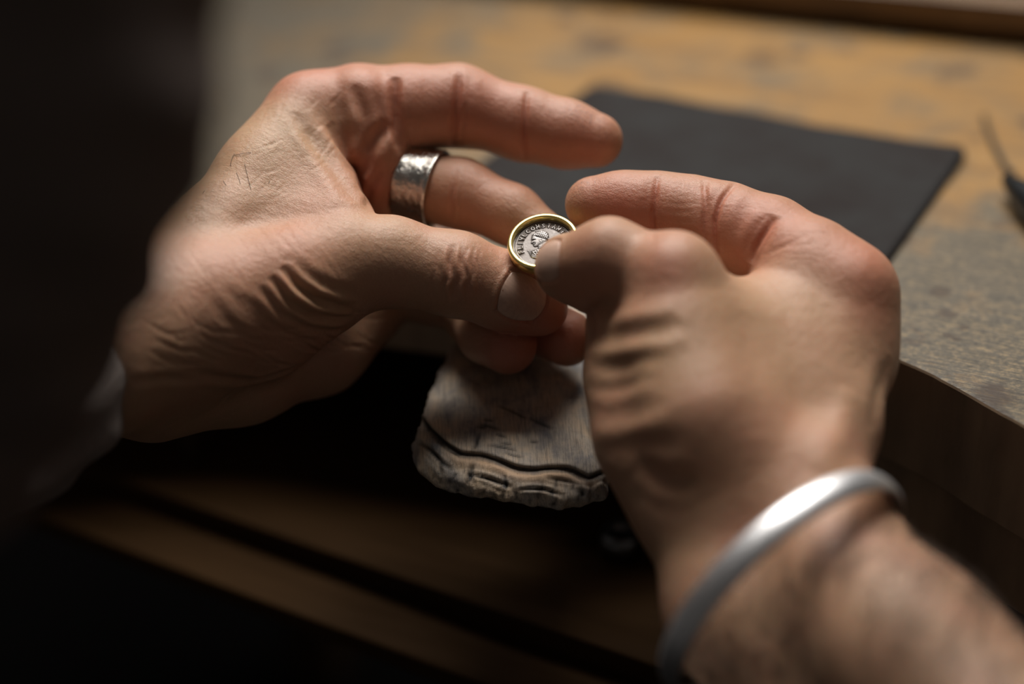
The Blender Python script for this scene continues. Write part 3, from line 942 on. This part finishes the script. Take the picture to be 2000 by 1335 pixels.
        for i in range(len(Hh) - 1):
            for q in range(4):
                Fh.append([base + i * 4 + q, base + i * 4 + (q + 1) % 4, base + (i + 1) * 4 + (q + 1) % 4, base + (i + 1) * 4 + q])
    HAIR = simple_mat('dark_hair', (0.03, 0.018, 0.012), 0.5)
    hh = np_mesh('hair', to_world(np.array(Vh)), Fh, HAIR, o); hh['kind'] = 'stuff'; hh['label'] = 'few dark hairs on the back of the hand'
    return s, o

def right_hand():
    h = H_VOX
    lo = np.array([2, -165, -475.0]); hi = np.array([215, 55, -255.0])
    fd = Field(lo, hi, h * 1.08)
    F = fd.blank()
    prims = []
    # forearm and wrist
    prims += chain([(2600, 2050, 252, 32), (2150, 1700, 285, 27), (1760, 1280, 322, 21.3), (1600, 1090, 349.5, 18.3), (1545, 945, 359, 17)], 8)
    prims += chain([(2300, 2400, 258, 34), (1850, 1900, 292, 30), (1675, 1440, 332, 22), (1455, 1190, 352, 18), (1362, 960, 367, 16)], 8)
    prims += [tri((1760, 1300, 325), (1670, 1430, 335), (1600, 1090, 352), 18, 8), tri((1670, 1430, 335), (1460, 1190, 356), (1600, 1090, 352), 17, 8), tri((1460, 1190, 356), (1600, 1090, 352), (1460, 940, 366), 16, 8)]
    # metacarpal of the index, right contour
    prims += chain([(1650, 572, 392, 12.6), (1646, 700, 388, 12.6), (1600, 830, 374, 14.5), (1552, 960, 360, 16.5)], 8)
    # thumb metacarpal and thenar
    prims += chain([(1315, 542, 374, 11.3), (1330, 680, 369, 14), (1370, 820, 362, 17), (1430, 950, 361, 18)], 8)
    prims += chain([(1226, 640, 388, 11.5), (1250, 740, 382, 13.5), (1282, 850, 374, 15), (1345, 960, 368, 16)], 8)
    prims += [tri((1330, 610, 380), (1600, 650, 394), (1470, 930, 362), 11, 9)]
    prims += [tri((1290, 700, 392), (1630, 720, 404), (1450, 950, 372), 14, 10)]
    prims += [tri((1330, 650, 374), (1500, 700, 380), (1410, 850, 363), 13, 12), tri((1560, 575, 394), (1640, 610, 391), (1570, 760, 379), 12.5, 11)]
    prims += [tri((1400, 690, 380), (1600, 640, 394), (1520, 800, 374), 12, 9)]
    add_prims(fd, F, prims)
    def finger(pts, K=9, R=26, k=3.5, extra=()):
        nonlocal F
        g = fd.blank()
        add_prims(fd, g, chain(pts, k))
        if extra: add_prims(fd, g, extra)
        F = join_group(fd, F, g, C(*pts[0][:3]), K, R)
    finger([(1600, 820, 402, 11), (1470, 810, 428, 8.8), (1370, 800, 424, 8.0), (1315, 780, 412, 7.2)])
    finger([(1630, 730, 408, 12), (1450, 720, 438, 9.8), (1330, 715, 432, 9.0), (1262, 712, 420, 8.0)])
    finger([(1645, 640, 408, 12), (1440, 600, 436, 10.0), (1310, 610, 432, 9.4), (1235, 620, 424, 8.4)])
    finger([(1640, 568, 392, 13.2), (1580, 528, 397, 14.0), (1500, 474, 406, 12.7), (1412, 440, 411, 11.8), (1345, 416, 414, 10.2), (1280, 406, 416, 9.8), (1215, 402, 417, 9.4), (1158, 399, 418, 8.2)], K=11, R=30, k=4.5)
    finger([(1315, 542, 372, 11.5), (1250, 528, 378, 9.2), (1190, 506, 381, 10.4), (1110, 518, 389.2, 8.6)], K=8, R=26, k=4.5,
           extra=[('c', C(1158, 548, 389), C(1112, 530, 392.3), 9.2, 7.8, None, 5.0)])
    V, Q = surface_nets(F, fd.lo, fd.h)
    V = relax(V, Q, 2)
    s = Sculpt(V, Q)
    cr_ = s.crease
    for pts, dp in (([(1286, 342), (1279, 380), (1274, 430), (1276, 466)], 0.7), ([(1440, 352), (1408, 385), (1394, 430), (1395, 485)], 0.9), ([(1512, 420), (1488, 455), (1470, 490), (1466, 512)], 1.1), ([(1374, 352), (1376, 400), (1374, 470)], 0.5)):
        cr_(pts, dp, 2.4, 0.35, 0.1)
    cr_([(1284, 344), (1279, 380), (1274, 430), (1276, 470)], 0.8, 0.6, 0.3, 0.5)
    cr_([(1376, 352), (1378, 400), (1374, 440), (1376, 475)], 0.7, 0.7, 0.35, 0.25)
    cr_([(1436, 356), (1408, 388), (1395, 430), (1396, 470), (1400, 500)], 0.9, 0.65, 0.3, 0.4)
    cr_([(1388, 380), (1384, 430), (1386, 480)], 0.4, 0.6)
    cr_([(1512, 425), (1490, 455), (1472, 485), (1466, 510)], 0.7, 0.8, 0.4, 0.3)
    cr_([(1335, 350), (1333, 372)], 0.2, 0.5)
    for y in (395, 410, 428, 445):
        cr_([(1292, y), (1330, y + 4), (1366, y + 3)], 0.10, 0.45)
    for k in range(6):
        cr_([(1490 + k * 14, 500 - k * 8), (1530 + k * 12, 482 - k * 6), (1590 + k * 8, 480 - k * 3)], 0.10, 0.7, 0.3)
    # folds of the thenar side
    for (y, dp, w, x1) in ((654, 0.75, 2.4, 1330), (714, 0.35, 2.0, 1290), (758, 0.22, 1.7, 1270), (812, 0.35, 2.6, 1300), (872, 0.30, 2.6, 1340)):
        cr_([(1149, y - 4), (1162, y - 1), (1190, y + 4), (1225, y - 2), (x1 - 30, y - 14), (x1, y - 26)], dp, w, 0.6)
    cr_([(1150, 600), (1160, 640), (1150, 670)], 1.2, 1.6)
    # wrist lines, tendons
    cr_([(1738, 700), (1715, 760), (1702, 840)], 0.4, 2.2, 0.4)
    cr_([(1660, 760), (1640, 850), (1600, 920)], -1.0, 4.0, 0)
    cr_([(1440, 560), (1470, 700), (1480, 850)], 0.5, 5.0, 0.2)
    cr_([(1240, 900), (1300, 935), (1360, 940)], 0.8, 2.5, 0.4)
    s.bulge(1305, 500, 8, 0.3); s.bulge(1705, 540, 10, 1.0); s.bulge(1190, 450, 6, 0.5)
    for x, y, r, a in ((1310, 530, 7, .5), (1180, 400, 13, .6), (1240, 410, 14, .4), (1400, 420, 20, .35), (1490, 430, 12, .5), (1700, 520, 14, .5), (1600, 470, 14, .4), (1360, 640, 26, .15), (1250, 500, 14, .3),
                       (1700, 600, 10, .35), (1560, 850, 26, .1), (1400, 850, 30, .1), (1120, 580, 10, .4), (1140, 470, 8, .2)):
        s.spot(x, y, r, 0, a)
    for x, y, r, a in ((1125, 362, 6, .6), (1110, 385, 5, .45), (1150, 352, 5, .35)):
        s.spot(x, y, r, 1, a)
    for x, y, r, a in ((1420, 640, 22, .4), (1290, 700, 10, .35), (1560, 600, 20, .3), (1190, 700, 8, .3)):
        s.spot(x, y, r, 2, a)
    nc = s.hit(1063, 508)
    nv, nf = s.nail_geo(nc, C(1085, 528, 396) - C(1190, 506, 382), np.array([-0.66, 0.26, 0.70]), 10.5, 12.5, 0.4, 0.85)
    o = np_mesh('arm', to_world(s.final()), Q, SKIN, person)
    add_attr(o, 'tint', np.clip(s.tint, 0, 0.95), True)
    o['label'] = 'right hand pressing the coin with its thumb, index stretched behind'
    nl = np_mesh('fingernail', to_world(nv), nf, NAIL, o)
    nl['label'] = 'thumbnail edge pressing on the coin'
    # fine dark forearm hair lying along the arm, thickened to stand in for shade
    fv = s.final(); cx, cy = 1000 + fv[:, 0] / -fv[:, 2] * FPX, 667.5 - fv[:, 1] / -fv[:, 2] * FPX
    along = (fv - C(1532, 1155, 346)) @ np.array([0.37, -0.66, 0.65])
    cand = np.where((along > 6) & (along < 110) & (s.N[:, 2] > -0.1))[0]
    rh = np.random.RandomState(11); cand = rh.choice(cand, min(3800, len(cand)), replace=False)
    Vh, Fh = [], []
    for ci in cand:
        p, n = fv[ci], s.N[ci]
        d = np.array([0.5, 0.45, -0.25]) + rh.normal(0, 0.35, 3); d -= n * (d @ n); d /= np.linalg.norm(d)
        a = np.cross(n, d); L = rh.uniform(5, 12); base = len(Vh)
        for k, t in enumerate((0.0, 0.5, 1.0)):
            q = p + d * L * t + n * (0.2 + 1.0 * math.sin(t * 2.2)) ; r = 0.065 * (1 - 0.6 * t)
            for e in range(3): Vh.append(q + r * (a * math.cos(e * 2.094) + n * math.sin(e * 2.094)))
        for k in range(2):
            for e in range(3): Fh.append([base + k * 3 + e, base + k * 3 + (e + 1) % 3, base + k * 3 + 3 + (e + 1) % 3, base + k * 3 + 3 + e])
    hh = np_mesh('hair', to_world(np.array(Vh)), np.array(Fh), simple_mat('arm_hair', (0.035, 0.02, 0.012), 0.5), o)
    hh['kind'] = 'stuff'; hh['label'] = 'fine dark forearm hair, thickened to stand in for shade'
    return s, o
LS, LO = left_hand()
RS, RO = right_hand()

#@SHIRT
def shirt():
    lo = np.array([-260, -140, -420.0]); hi = np.array([0, 190, -110.0])
    fd = Field(lo, hi, 2.0)
    F = fd.blank()
    up = chain([(-620, -900, 190, 62), (-290, -320, 200, 50), (-208, 140, 206, 44), (-272, 520, 228, 42), (-470, 930, 262, 42)], 10)
    fo = chain([(-480, 930, 262, 42), (-300, 850, 310, 36), (35, 757, 366, 28)], 8)
    def cloth(name, prims, mat, label):
        F = fd.blank()
        add_prims(fd, F, prims)
        X, Y, Z = fd.grid((slice(None),) * 3)
        F = F + 1.3 * np.sin(X * 0.16 + Y * 0.11) * np.sin(Y * 0.13 - Z * 0.06) + 0.8 * np.sin(Y * 0.33 + X * 0.12 + Z * 0.1)
        V, Q = surface_nets(F.astype(np.float32), fd.lo, 2.0)
        V = relax(V, Q, 1)
        o = np_mesh(name, to_world(V), Q, mat, person)
        o['label'] = label
    cloth('shirt', up, CLOTH, 'dark cloth sleeve in the blurred foreground')
    cloth('cuff', fo, CUFF, 'grey shirt cuff at the left wrist, paler to stand for light on it')
shirt()

# ================================================================== METAL
def frame(nrm, xhint):
    n = np.array(nrm, float); n /= np.linalg.norm(n)
    x = np.array(xhint, float); x -= n * (n @ x); x /= np.linalg.norm(x)
    return np.stack([x, np.cross(n, x), n], 1)
def lathe(name, prof, Fr, cen, mat, parent=None, seg=128, sx=1.0, sy=1.0, closed=True, wob=0.0):
    """prof: closed list of (radius, height) around the frame's z; cen and Fr in camera space."""
    V = []; n = len(prof)
    for i in range(seg):
        a = 2 * math.pi * i / seg
        w = 1 + wob * (math.sin(5 * a + 1) + 0.6 * math.sin(9 * a)) / 100
        for r, z in prof:
            V.append(cen + Fr @ np.array([r * w * sx * math.cos(a), r * w * sy * math.sin(a), z]))
    F = []
    for i in range(seg):
        for j in range(n if closed else n - 1):
            a, b = i * n + j, i * n + (j + 1) % n
            c, d = ((i + 1) % seg) * n + (j + 1) % n, ((i + 1) % seg) * n + j
            F.append([a, d, c, b])
    return np_mesh(name, to_world(np.array(V)), F, mat, parent)

#@RING
tilt = math.radians(37)
rot = math.radians(13)       # the normal leans up and a little to the left
NRM = np.array([-math.sin(tilt) * math.sin(rot), math.sin(tilt) * math.cos(rot), math.cos(tilt)])
XR = np.array([math.cos(rot), math.sin(rot), 0.0])
COIN_C = C(1060.5, 470, 405.5)
FR = frame(NRM, XR)
ring = empty('coin_ring', to_world(COIN_C), 'gold signet ring set with a small silver coin, held between the fingertips', 'ring')
R_OUT = 10.35
prof = [(R_OUT, -0.35), (R_OUT - 0.12, 0.0), (R_OUT - 0.45, 0.25), (R_OUT - 0.95, 0.34), (R_OUT - 1.35, 0.20), (R_OUT - 1.56, -0.2), (R_OUT - 1.6, -1.9), (R_OUT - 1.6, -2.8), (R_OUT - 1.6, -3.4), (R_OUT - 0.6, -3.4), (R_OUT - 0.15, -2.9)]
bz = lathe('bezel', prof, FR, COIN_C, GOLD, ring, 160)
md = bz.modifiers.new('bevel', 'BEVEL'); md.width = 0.00012; md.segments = 2; md.limit_method = 'ANGLE'
# shank, a band running below the bezel between the fingers
def shank():
    V, F = [], []
    n = 60; rs = 8.8
    ax = FR[:, 1]; side = FR[:, 0]; dn = -FR[:, 2]
    cc = COIN_C + dn * (3.0 + rs * 0.92)
    sec = [(-1, -0.6), (1, -0.6), (1, 0.3), (0.6, 0.6), (-0.6, 0.6), (-1, 0.3)]
    for i in range(n):
        a = 2 * math.pi * i / n
        rad = side * math.sin(a) + dn * math.cos(a)
        w = 1.6 + 1.6 * (0.5 - 0.5 * math.cos(a)) ** 2
        for u, v in sec:
            V.append(cc + rad * (rs + v * 1.0) + ax * u * w)
    m = len(sec)
    for i in range(n):
        for j in range(m):
            F.append([i * m + j, i * m + (j + 1) % m, ((i + 1) % n) * m + (j + 1) % m, ((i + 1) % n) * m + j])
    return np_mesh('band', to_world(np.array(V)), F, GOLD, ring)
shank()

def coin():
    R = R_OUT - 1.58
    NR, NA = 110, 300
    rr = np.linspace(0, R, NR + 1)[1:]
    aa = np.linspace(0, 2 * math.pi, NA, endpoint=False)
    r, a = np.meshgrid(rr, aa, indexing='ij')
    X = (r * np.cos(a)).ravel() / R; Y = (r * np.sin(a)).ravel() / R       # unit disc
    X = np.append(X, 0.0); Y = np.append(Y, 0.0)
    XR0, YR0 = X, Y
    X, Y = (X + 0.06) / 0.84, (Y - 0.11) / 0.84
    def seg(x0, y0, x1, y1):
        ex, ey = x1 - x0, y1 - y0
        t = np.clip(((X - x0) * ex + (Y - y0) * ey) / max(ex * ex + ey * ey, 1e-9), 0, 1)
        return np.hypot(X - x0 - t * ex, Y - y0 - t * ey)
    def line(pts):
        d = np.full(X.shape, 9.0)
        for p, q in zip(pts[:-1], pts[1:]): d = np.minimum(d, seg(*p, *q))
        return d
    def poly(P):
        d = np.full(X.shape, 1e9); s = np.ones(X.shape); n = len(P)
        for i in range(n):
            a_, b_ = np.array(P[i]), np.array(P[(i - 1) % n]); e = b_ - a_
            wx, wy = X - a_[0], Y - a_[1]
            t = np.clip((wx * e[0] + wy * e[1]) / (e @ e), 0, 1)
            d = np.minimum(d, (wx - e[0] * t) ** 2 + (wy - e[1] * t) ** 2)
            c1 = Y >= a_[1]; c2 = Y < b_[1]; c3 = e[0] * wy > e[1] * wx
            s = np.where((c1 & c2 & c3) | (~c1 & ~c2 & ~c3), -s, s)
        return s * np.sqrt(d)
    # bust turned to the left, laurelled head
    rt = lambda P, an=0.0: [(x * math.cos(an) - y * math.sin(an), x * math.sin(an) + y * math.cos(an)) for x, y in P]
    head = rt([(-0.30, 0.36), (-0.33, 0.25), (-0.31, 0.19), (-0.40, 0.08), (-0.37, 0.04), (-0.33, 0.03), (-0.35, -0.02), (-0.32, -0.05), (-0.33, -0.10), (-0.29, -0.17), (-0.20, -0.18), (-0.10, -0.14),
               (0.02, -0.16), (0.16, -0.05), (0.30, 0.08), (0.34, 0.28), (0.28, 0.46), (0.12, 0.57), (-0.08, 0.57), (-0.22, 0.49)])
    neck = rt([(-0.16, -0.12), (-0.18, -0.34), (0.26, -0.36), (0.22, -0.02), (0.10, 0.0)])
    bust = rt([(-0.42, -0.36), (-0.20, -0.30), (0.02, -0.38), (0.24, -0.26), (0.50, -0.40), (0.60, -0.60), (0.30, -0.86), (0.0, -0.90), (-0.30, -0.84), (-0.54, -0.62)])
    H = np.zeros(X.shape)
    dome = lambda d, w, h: h * np.sqrt(np.clip(1 - (1 - np.clip(-d, 0, w) / w) ** 2, 0, 1))
    H = np.maximum(H, dome(poly(head), 0.20, 0.60)); H = np.maximum(H, dome(poly(neck), 0.16, 0.42)); H = np.maximum(H, dome(poly(bust), 0.12, 0.40))
    def cut_(pts, w, dp):
        nonlocal H; H = H - dp * np.exp(-(line(pts) / w) ** 2)
    def ridge(pts, w, hh):
        nonlocal H; H = H + hh * np.exp(-(line(pts) / w) ** 2)
    ridge([(-0.33, 0.24), (-0.26, 0.24), (-0.18, 0.20)], 0.03, 0.14); cut_([(-0.28, 0.18), (-0.20, 0.17)], 0.025, 0.2); ridge([(-0.26, 0.15), (-0.20, 0.14)], 0.02, 0.1)
    cut_([(-0.30, 0.02), (-0.24, 0.0)], 0.02, 0.15); cut_([(-0.30, -0.05), (-0.24, -0.06)], 0.02, 0.12)
    ridge([(-0.24, 0.44), (-0.06, 0.36), (0.14, 0.26), (0.30, 0.10)], 0.035, 0.16)
    ridge([(-0.20, 0.50), (0.0, 0.44), (0.18, 0.34), (0.32, 0.20)], 0.03, 0.14)
    for k in range(9):
        t = k / 8
        x, y = -0.22 + 0.5 * t, 0.46 - 0.34 * t
        cut_([(x - 0.03, y - 0.05), (x + 0.04, y + 0.05)], 0.018, 0.16)
    for k in range(8):
        t = k / 7
        cut_([(-0.10 + 0.38 * t, 0.50 - 0.06 * t - 0.18 * t * t), (-0.12 + 0.46 * t, 0.60 - 0.02 * t - 0.26 * t * t)], 0.018, 0.14)
        cut_([(-0.16 + 0.36 * t, 0.34 - 0.26 * t), (-0.10 + 0.36 * t, 0.28 - 0.26 * t)], 0.018, 0.14)
    for a0 in np.linspace(0, 2 * math.pi, 12, endpoint=False):
        ridge([(0.02 + 0.055 * math.cos(a0), 0.06 + 0.075 * math.sin(a0)), (0.02 + 0.055 * math.cos(a0 + 0.53), 0.06 + 0.075 * math.sin(a0 + 0.53))], 0.018, 0.06)
    ridge([(0.30, 0.08), (0.42, 0.0), (0.46, -0.12)], 0.03, 0.30); ridge([(0.28, 0.06), (0.34, -0.06), (0.36, -0.20)], 0.03, 0.28)
    for k in range(5):
        x = -0.42 + k * 0.10
        ridge([(x, -0.38), (x + 0.06, -0.58), (x + 0.26, -0.78)], 0.022, 0.22)
    ridge([(-0.36, -0.44), (-0.10, -0.52), (0.12, -0.44), (0.34, -0.50)], 0.03, 0.26)
    ridge([(-0.34, -0.54), (-0.06, -0.66), (0.20, -0.58), (0.44, -0.62)], 0.03, 0.26)
    for k in range(6):
        ridge([(-0.58 + 0.02 * k, -0.28 - 0.075 * k), (-0.44 + 0.02 * k, -0.32 - 0.08 * k)], 0.018, 0.25)
    # legend round the rim
    X, Y = XR0, YR0
    GL = {'F': [[(0, 0), (0, 1)], [(0, 1), (.6, 1)], [(0, .55), (.5, .55)]], 'L': [[(0, 1), (0, 0)], [(0, 0), (.6, 0)]], 'I': [[(.3, 0), (.3, 1)]],
          'V': [[(0, 1), (.33, 0)], [(.33, 0), (.66, 1)]], 'C': [[(.62, .85), (.35, 1), (.08, .8), (0, .5), (.08, .2), (.35, 0), (.62, .15)]],
          'O': [[(.35, 1), (.08, .8), (0, .5), (.08, .2), (.35, 0), (.62, .2), (.7, .5), (.62, .8), (.35, 1)]], 'N': [[(0, 0), (0, 1)], [(0, 1), (.6, 0)], [(.6, 0), (.6, 1)]],
          'S': [[(.6, .85), (.3, 1), (.05, .75), (.3, .5), (.6, .25), (.3, 0), (0, .15)]], 'T': [[(.33, 0), (.33, 1)], [(0, 1), (.66, 1)]], 'A': [[(0, 0), (.33, 1)], [(.33, 1), (.66, 0)]]}
    text = 'FLIVLCONSTANTIVSNC'
    LH, LW = 0.15, 0.145
    a0 = math.radians(188)
    for i, ch in enumerate(text):
        an = a0 - i * math.radians(13.6)
        er = np.array([math.cos(an), math.sin(an)]); et = np.array([math.sin(an), -math.cos(an)])
        for st in GL[ch]:
            pts = [tuple(er * (0.705 + LH * y) + et * (LW * (x - 0.33))) for x, y in st]
            ridge(pts, 0.020, 0.42)
        if i: pass
    # beaded rim
    rad = np.hypot(X, Y); ang = np.arctan2(Y, X)
    H = H + 0.22 * np.exp(-((rad - 0.915) / 0.016) ** 2) * (0.6 + 0.4 * np.cos(ang * 90)) + 0.30 * np.clip((rad - 0.95) / 0.05, 0, 1)
    rn = np.random.RandomState(5)
    for _ in range(40):
        x, y, w = rn.uniform(-1, 1), rn.uniform(-1, 1), rn.uniform(0.02, 0.07)
        H = H + rn.uniform(-0.05, 0.04) * np.exp(-((X - x) ** 2 + (Y - y) ** 2) / w ** 2)
    Hm = np.clip(H, -0.2, 0.95)
    z = -1.55 + Hm * 0.62
    P = np.stack([X * R, Y * R, z], 1)
    # bottom side
    n = len(P)
    B = np.stack([R * np.cos(aa), R * np.sin(aa), np.full(NA, -2.9)], 1)
    V = np.concatenate([P, B])
    F = []
    for i in range(NR - 1):
        for j in range(NA):
            k = (j + 1) % NA
            F.append([i * NA + j, (i + 1) * NA + j, (i + 1) * NA + k, i * NA + k])
    for j in range(NA):
        k = (j + 1) % NA
        F.append([n - 1, j, k])
        F.append([(NR - 1) * NA + j, n + j, n + k, (NR - 1) * NA + k])
    F.append([n + j for j in range(NA)][::-1])
    o = np_mesh('coin', to_world(COIN_C + V @ FR.T), F, COINM, ring)
    # relief height minus its neighbourhood: hollows come out darker, raised parts lighter
    g2 = Hm[:-1].reshape(NR, NA); bl = g2.copy()
    for _ in range(10):
        bl = (bl + np.roll(bl, 2, 1) + np.roll(bl, -2, 1) + np.vstack([bl[:1], bl[:-1]]) + np.vstack([bl[1:], bl[-1:]])) / 5
    cav = np.append((g2 - bl).ravel(), 0)
    rel = np.clip(0.40 + cav * 4.5 + (Hm - 0.2) * 0.15, 0, 1)
    add_attr(o, 'relief', np.concatenate([rel, np.full(NA, 0.3)]))
    o['label'] = 'old silver coin with a laurelled head and lettering'
coin()

#@SILVER
ax_f = C(868, 372, 440) - C(770, 348, 444)
ax_f /= np.linalg.norm(ax_f)
FS = frame(ax_f, [0, 0, 1.0])
sc_ = C(823, 363, 441)
ri = 10.9
prof = [(ri, -5.6), (ri + 1.2, -5.9), (ri + 1.55, -5.2), (ri + 1.15, -3.8), (ri + 1.0, 0), (ri + 1.15, 3.9), (ri + 1.75, 5.2), (ri + 1.4, 5.9), (ri, 5.6), (ri - 0.2, 0)]
sr = lathe('finger_ring', prof, FS, sc_, SILVER, None, 120, 1.0, 1.0, wob=0.5)
tag(sr, 'wide hammered silver band worn on the middle finger of the left hand', 'ring')
sb = sr.modifiers.new('sub', 'SUBSURF'); sb.levels = 1; sb.render_levels = 1

#@BRACELET
FA = np.array([0.565, -0.60, 0.565]); 
FB = frame(FA, [0.7, 0.7, 0.0])
bc = C(1532, 1155, 346)
prof = []
for i in range(16):
    a = 2 * math.pi * i / 16
    prof.append((35.5 + 1.7 * math.cos(a) * (1.0 if math.cos(a) > 0 else 0.35), 3.7 * math.sin(a)))
br = lathe('bracelet', prof, FB, bc, SATIN, None, 160, 1.0, 0.98)
tag(br, 'plain polished silver bangle around the right wrist', 'bracelet')

# thin dull bracelet of the left wrist
FA2 = np.array([0.82, 0.21, -0.53])
FB2 = frame(FA2, [0, 0, 1.0])
prof = [(25.8 + 0.9 * math.cos(2 * math.pi * i / 12), 1.3 * math.sin(2 * math.pi * i / 12)) for i in range(12)]
b2 = lathe('bracelet', prof, FB2, C(125, 708, 383), DULL, None, 120, 1.0, 0.95)
tag(b2, 'thin dull grey bracelet at the left wrist beside the dark sleeve', 'bracelet')

#@SMALL
# round metal cap lying in the drawer
kc = G(1212, 1078, -94)
def wlathe(name, prof, cen, axis, mat, parent=None, seg=48):
    ax_ = np.array(axis, float); ax_ /= np.linalg.norm(ax_)
    hint = [1, 0, 0] if abs(ax_[0]) < 0.9 else [0, 1, 0]
    Fm = frame(ax_, hint)
    V = []; n = len(prof)
    for i in range(seg):
        a = 2 * math.pi * i / seg
        for r, z in prof: V.append(np.array(cen) + Fm @ np.array([r * math.cos(a), r * math.sin(a), z]))
    F = []
    for i in range(seg):
        for j in range(n - 1):
            a, b = i * n + j, i * n + j + 1; c, d = ((i + 1) % seg) * n + j + 1, ((i + 1) % seg) * n + j
            F.append([a, d, c, b])
    return np_mesh(name, V, F, mat, parent)
kn = wlathe('metal_cap', [(0.01, 0.1), (6.5, 0.1), (7.2, 1.0), (7.2, 7.0), (6.6, 8.6), (4.0, 9.4), (3.4, 8.6), (0.01, 8.4)], kc, (0, 0, 1), STEEL)
tag(kn, 'small round dark metal cap with a bright glint, in the drawer by the right wrist', 'cap')
# black tool lying on the bench at the right edge
t0, t1 = G(1960, 366, 3), G(2130, 500, 7)
tool = empty('hand_tool', (t0 + t1) / 2 * [1, 1, 0], 'black tapered tool handle lying on the bench at the right edge', 'tool')
dv_ = (t1 - t0); Lh = np.linalg.norm(dv_)
wlathe('handle', [(0.01, 0), (1.6, 0.4), (2.6, 3), (4.0, 10), (5.6, 20), (6.6, 32), (6.8, Lh), (5.0, Lh + 4), (0.01, Lh + 5)], (t0[0], t0[1], 6.9), (dv_[0], dv_[1], 0), BLACKP, tool)
wlathe('shaft', [(0.01, Lh + 4), (1.6, Lh + 4), (1.5, Lh + 60), (0.01, Lh + 64)], (t0[0], t0[1], 6.9), (dv_[0], dv_[1], 0), STEEL, tool, 20)
# dark wire
def tube(name, pts, r, mat, seg=10):
    V, F = [], []
    P = spline(pts, 8)
    for i, p in enumerate(P):
        t = P[min(i + 1, len(P) - 1)] - P[max(i - 1, 0)]; t /= np.linalg.norm(t)
        a = np.cross(t, [0, 0, 1.0]); a /= np.linalg.norm(a); b = np.cross(t, a)
        for q in range(seg): V.append(p + r * (a * math.cos(2 * math.pi * q / seg) + b * math.sin(2 * math.pi * q / seg)))
    for i in range(len(P) - 1):
        for q in range(seg): F.append([i * seg + q, i * seg + (q + 1) % seg, (i + 1) * seg + (q + 1) % seg, (i + 1) * seg + q])
    F.append(list(range(seg))[::-1]); F.append([(len(P) - 1) * seg + q for q in range(seg)])
    return np_mesh(name, V, F, mat)
WIREM = simple_mat('dark_wire', (0.030, 0.024, 0.016), 0.5, 0.0, 0.4)
wp = [tuple(np.append(G(x, y)[:2], 1.3)) for x, y in ((1921, 232), (1930, 262), (1943, 292), (1958, 322), (1976, 345))]
wr = tube('wire', wp, 1.1, WIREM)
tag(wr, 'short dark bent wire lying on the golden wood above the black tool', 'wire')
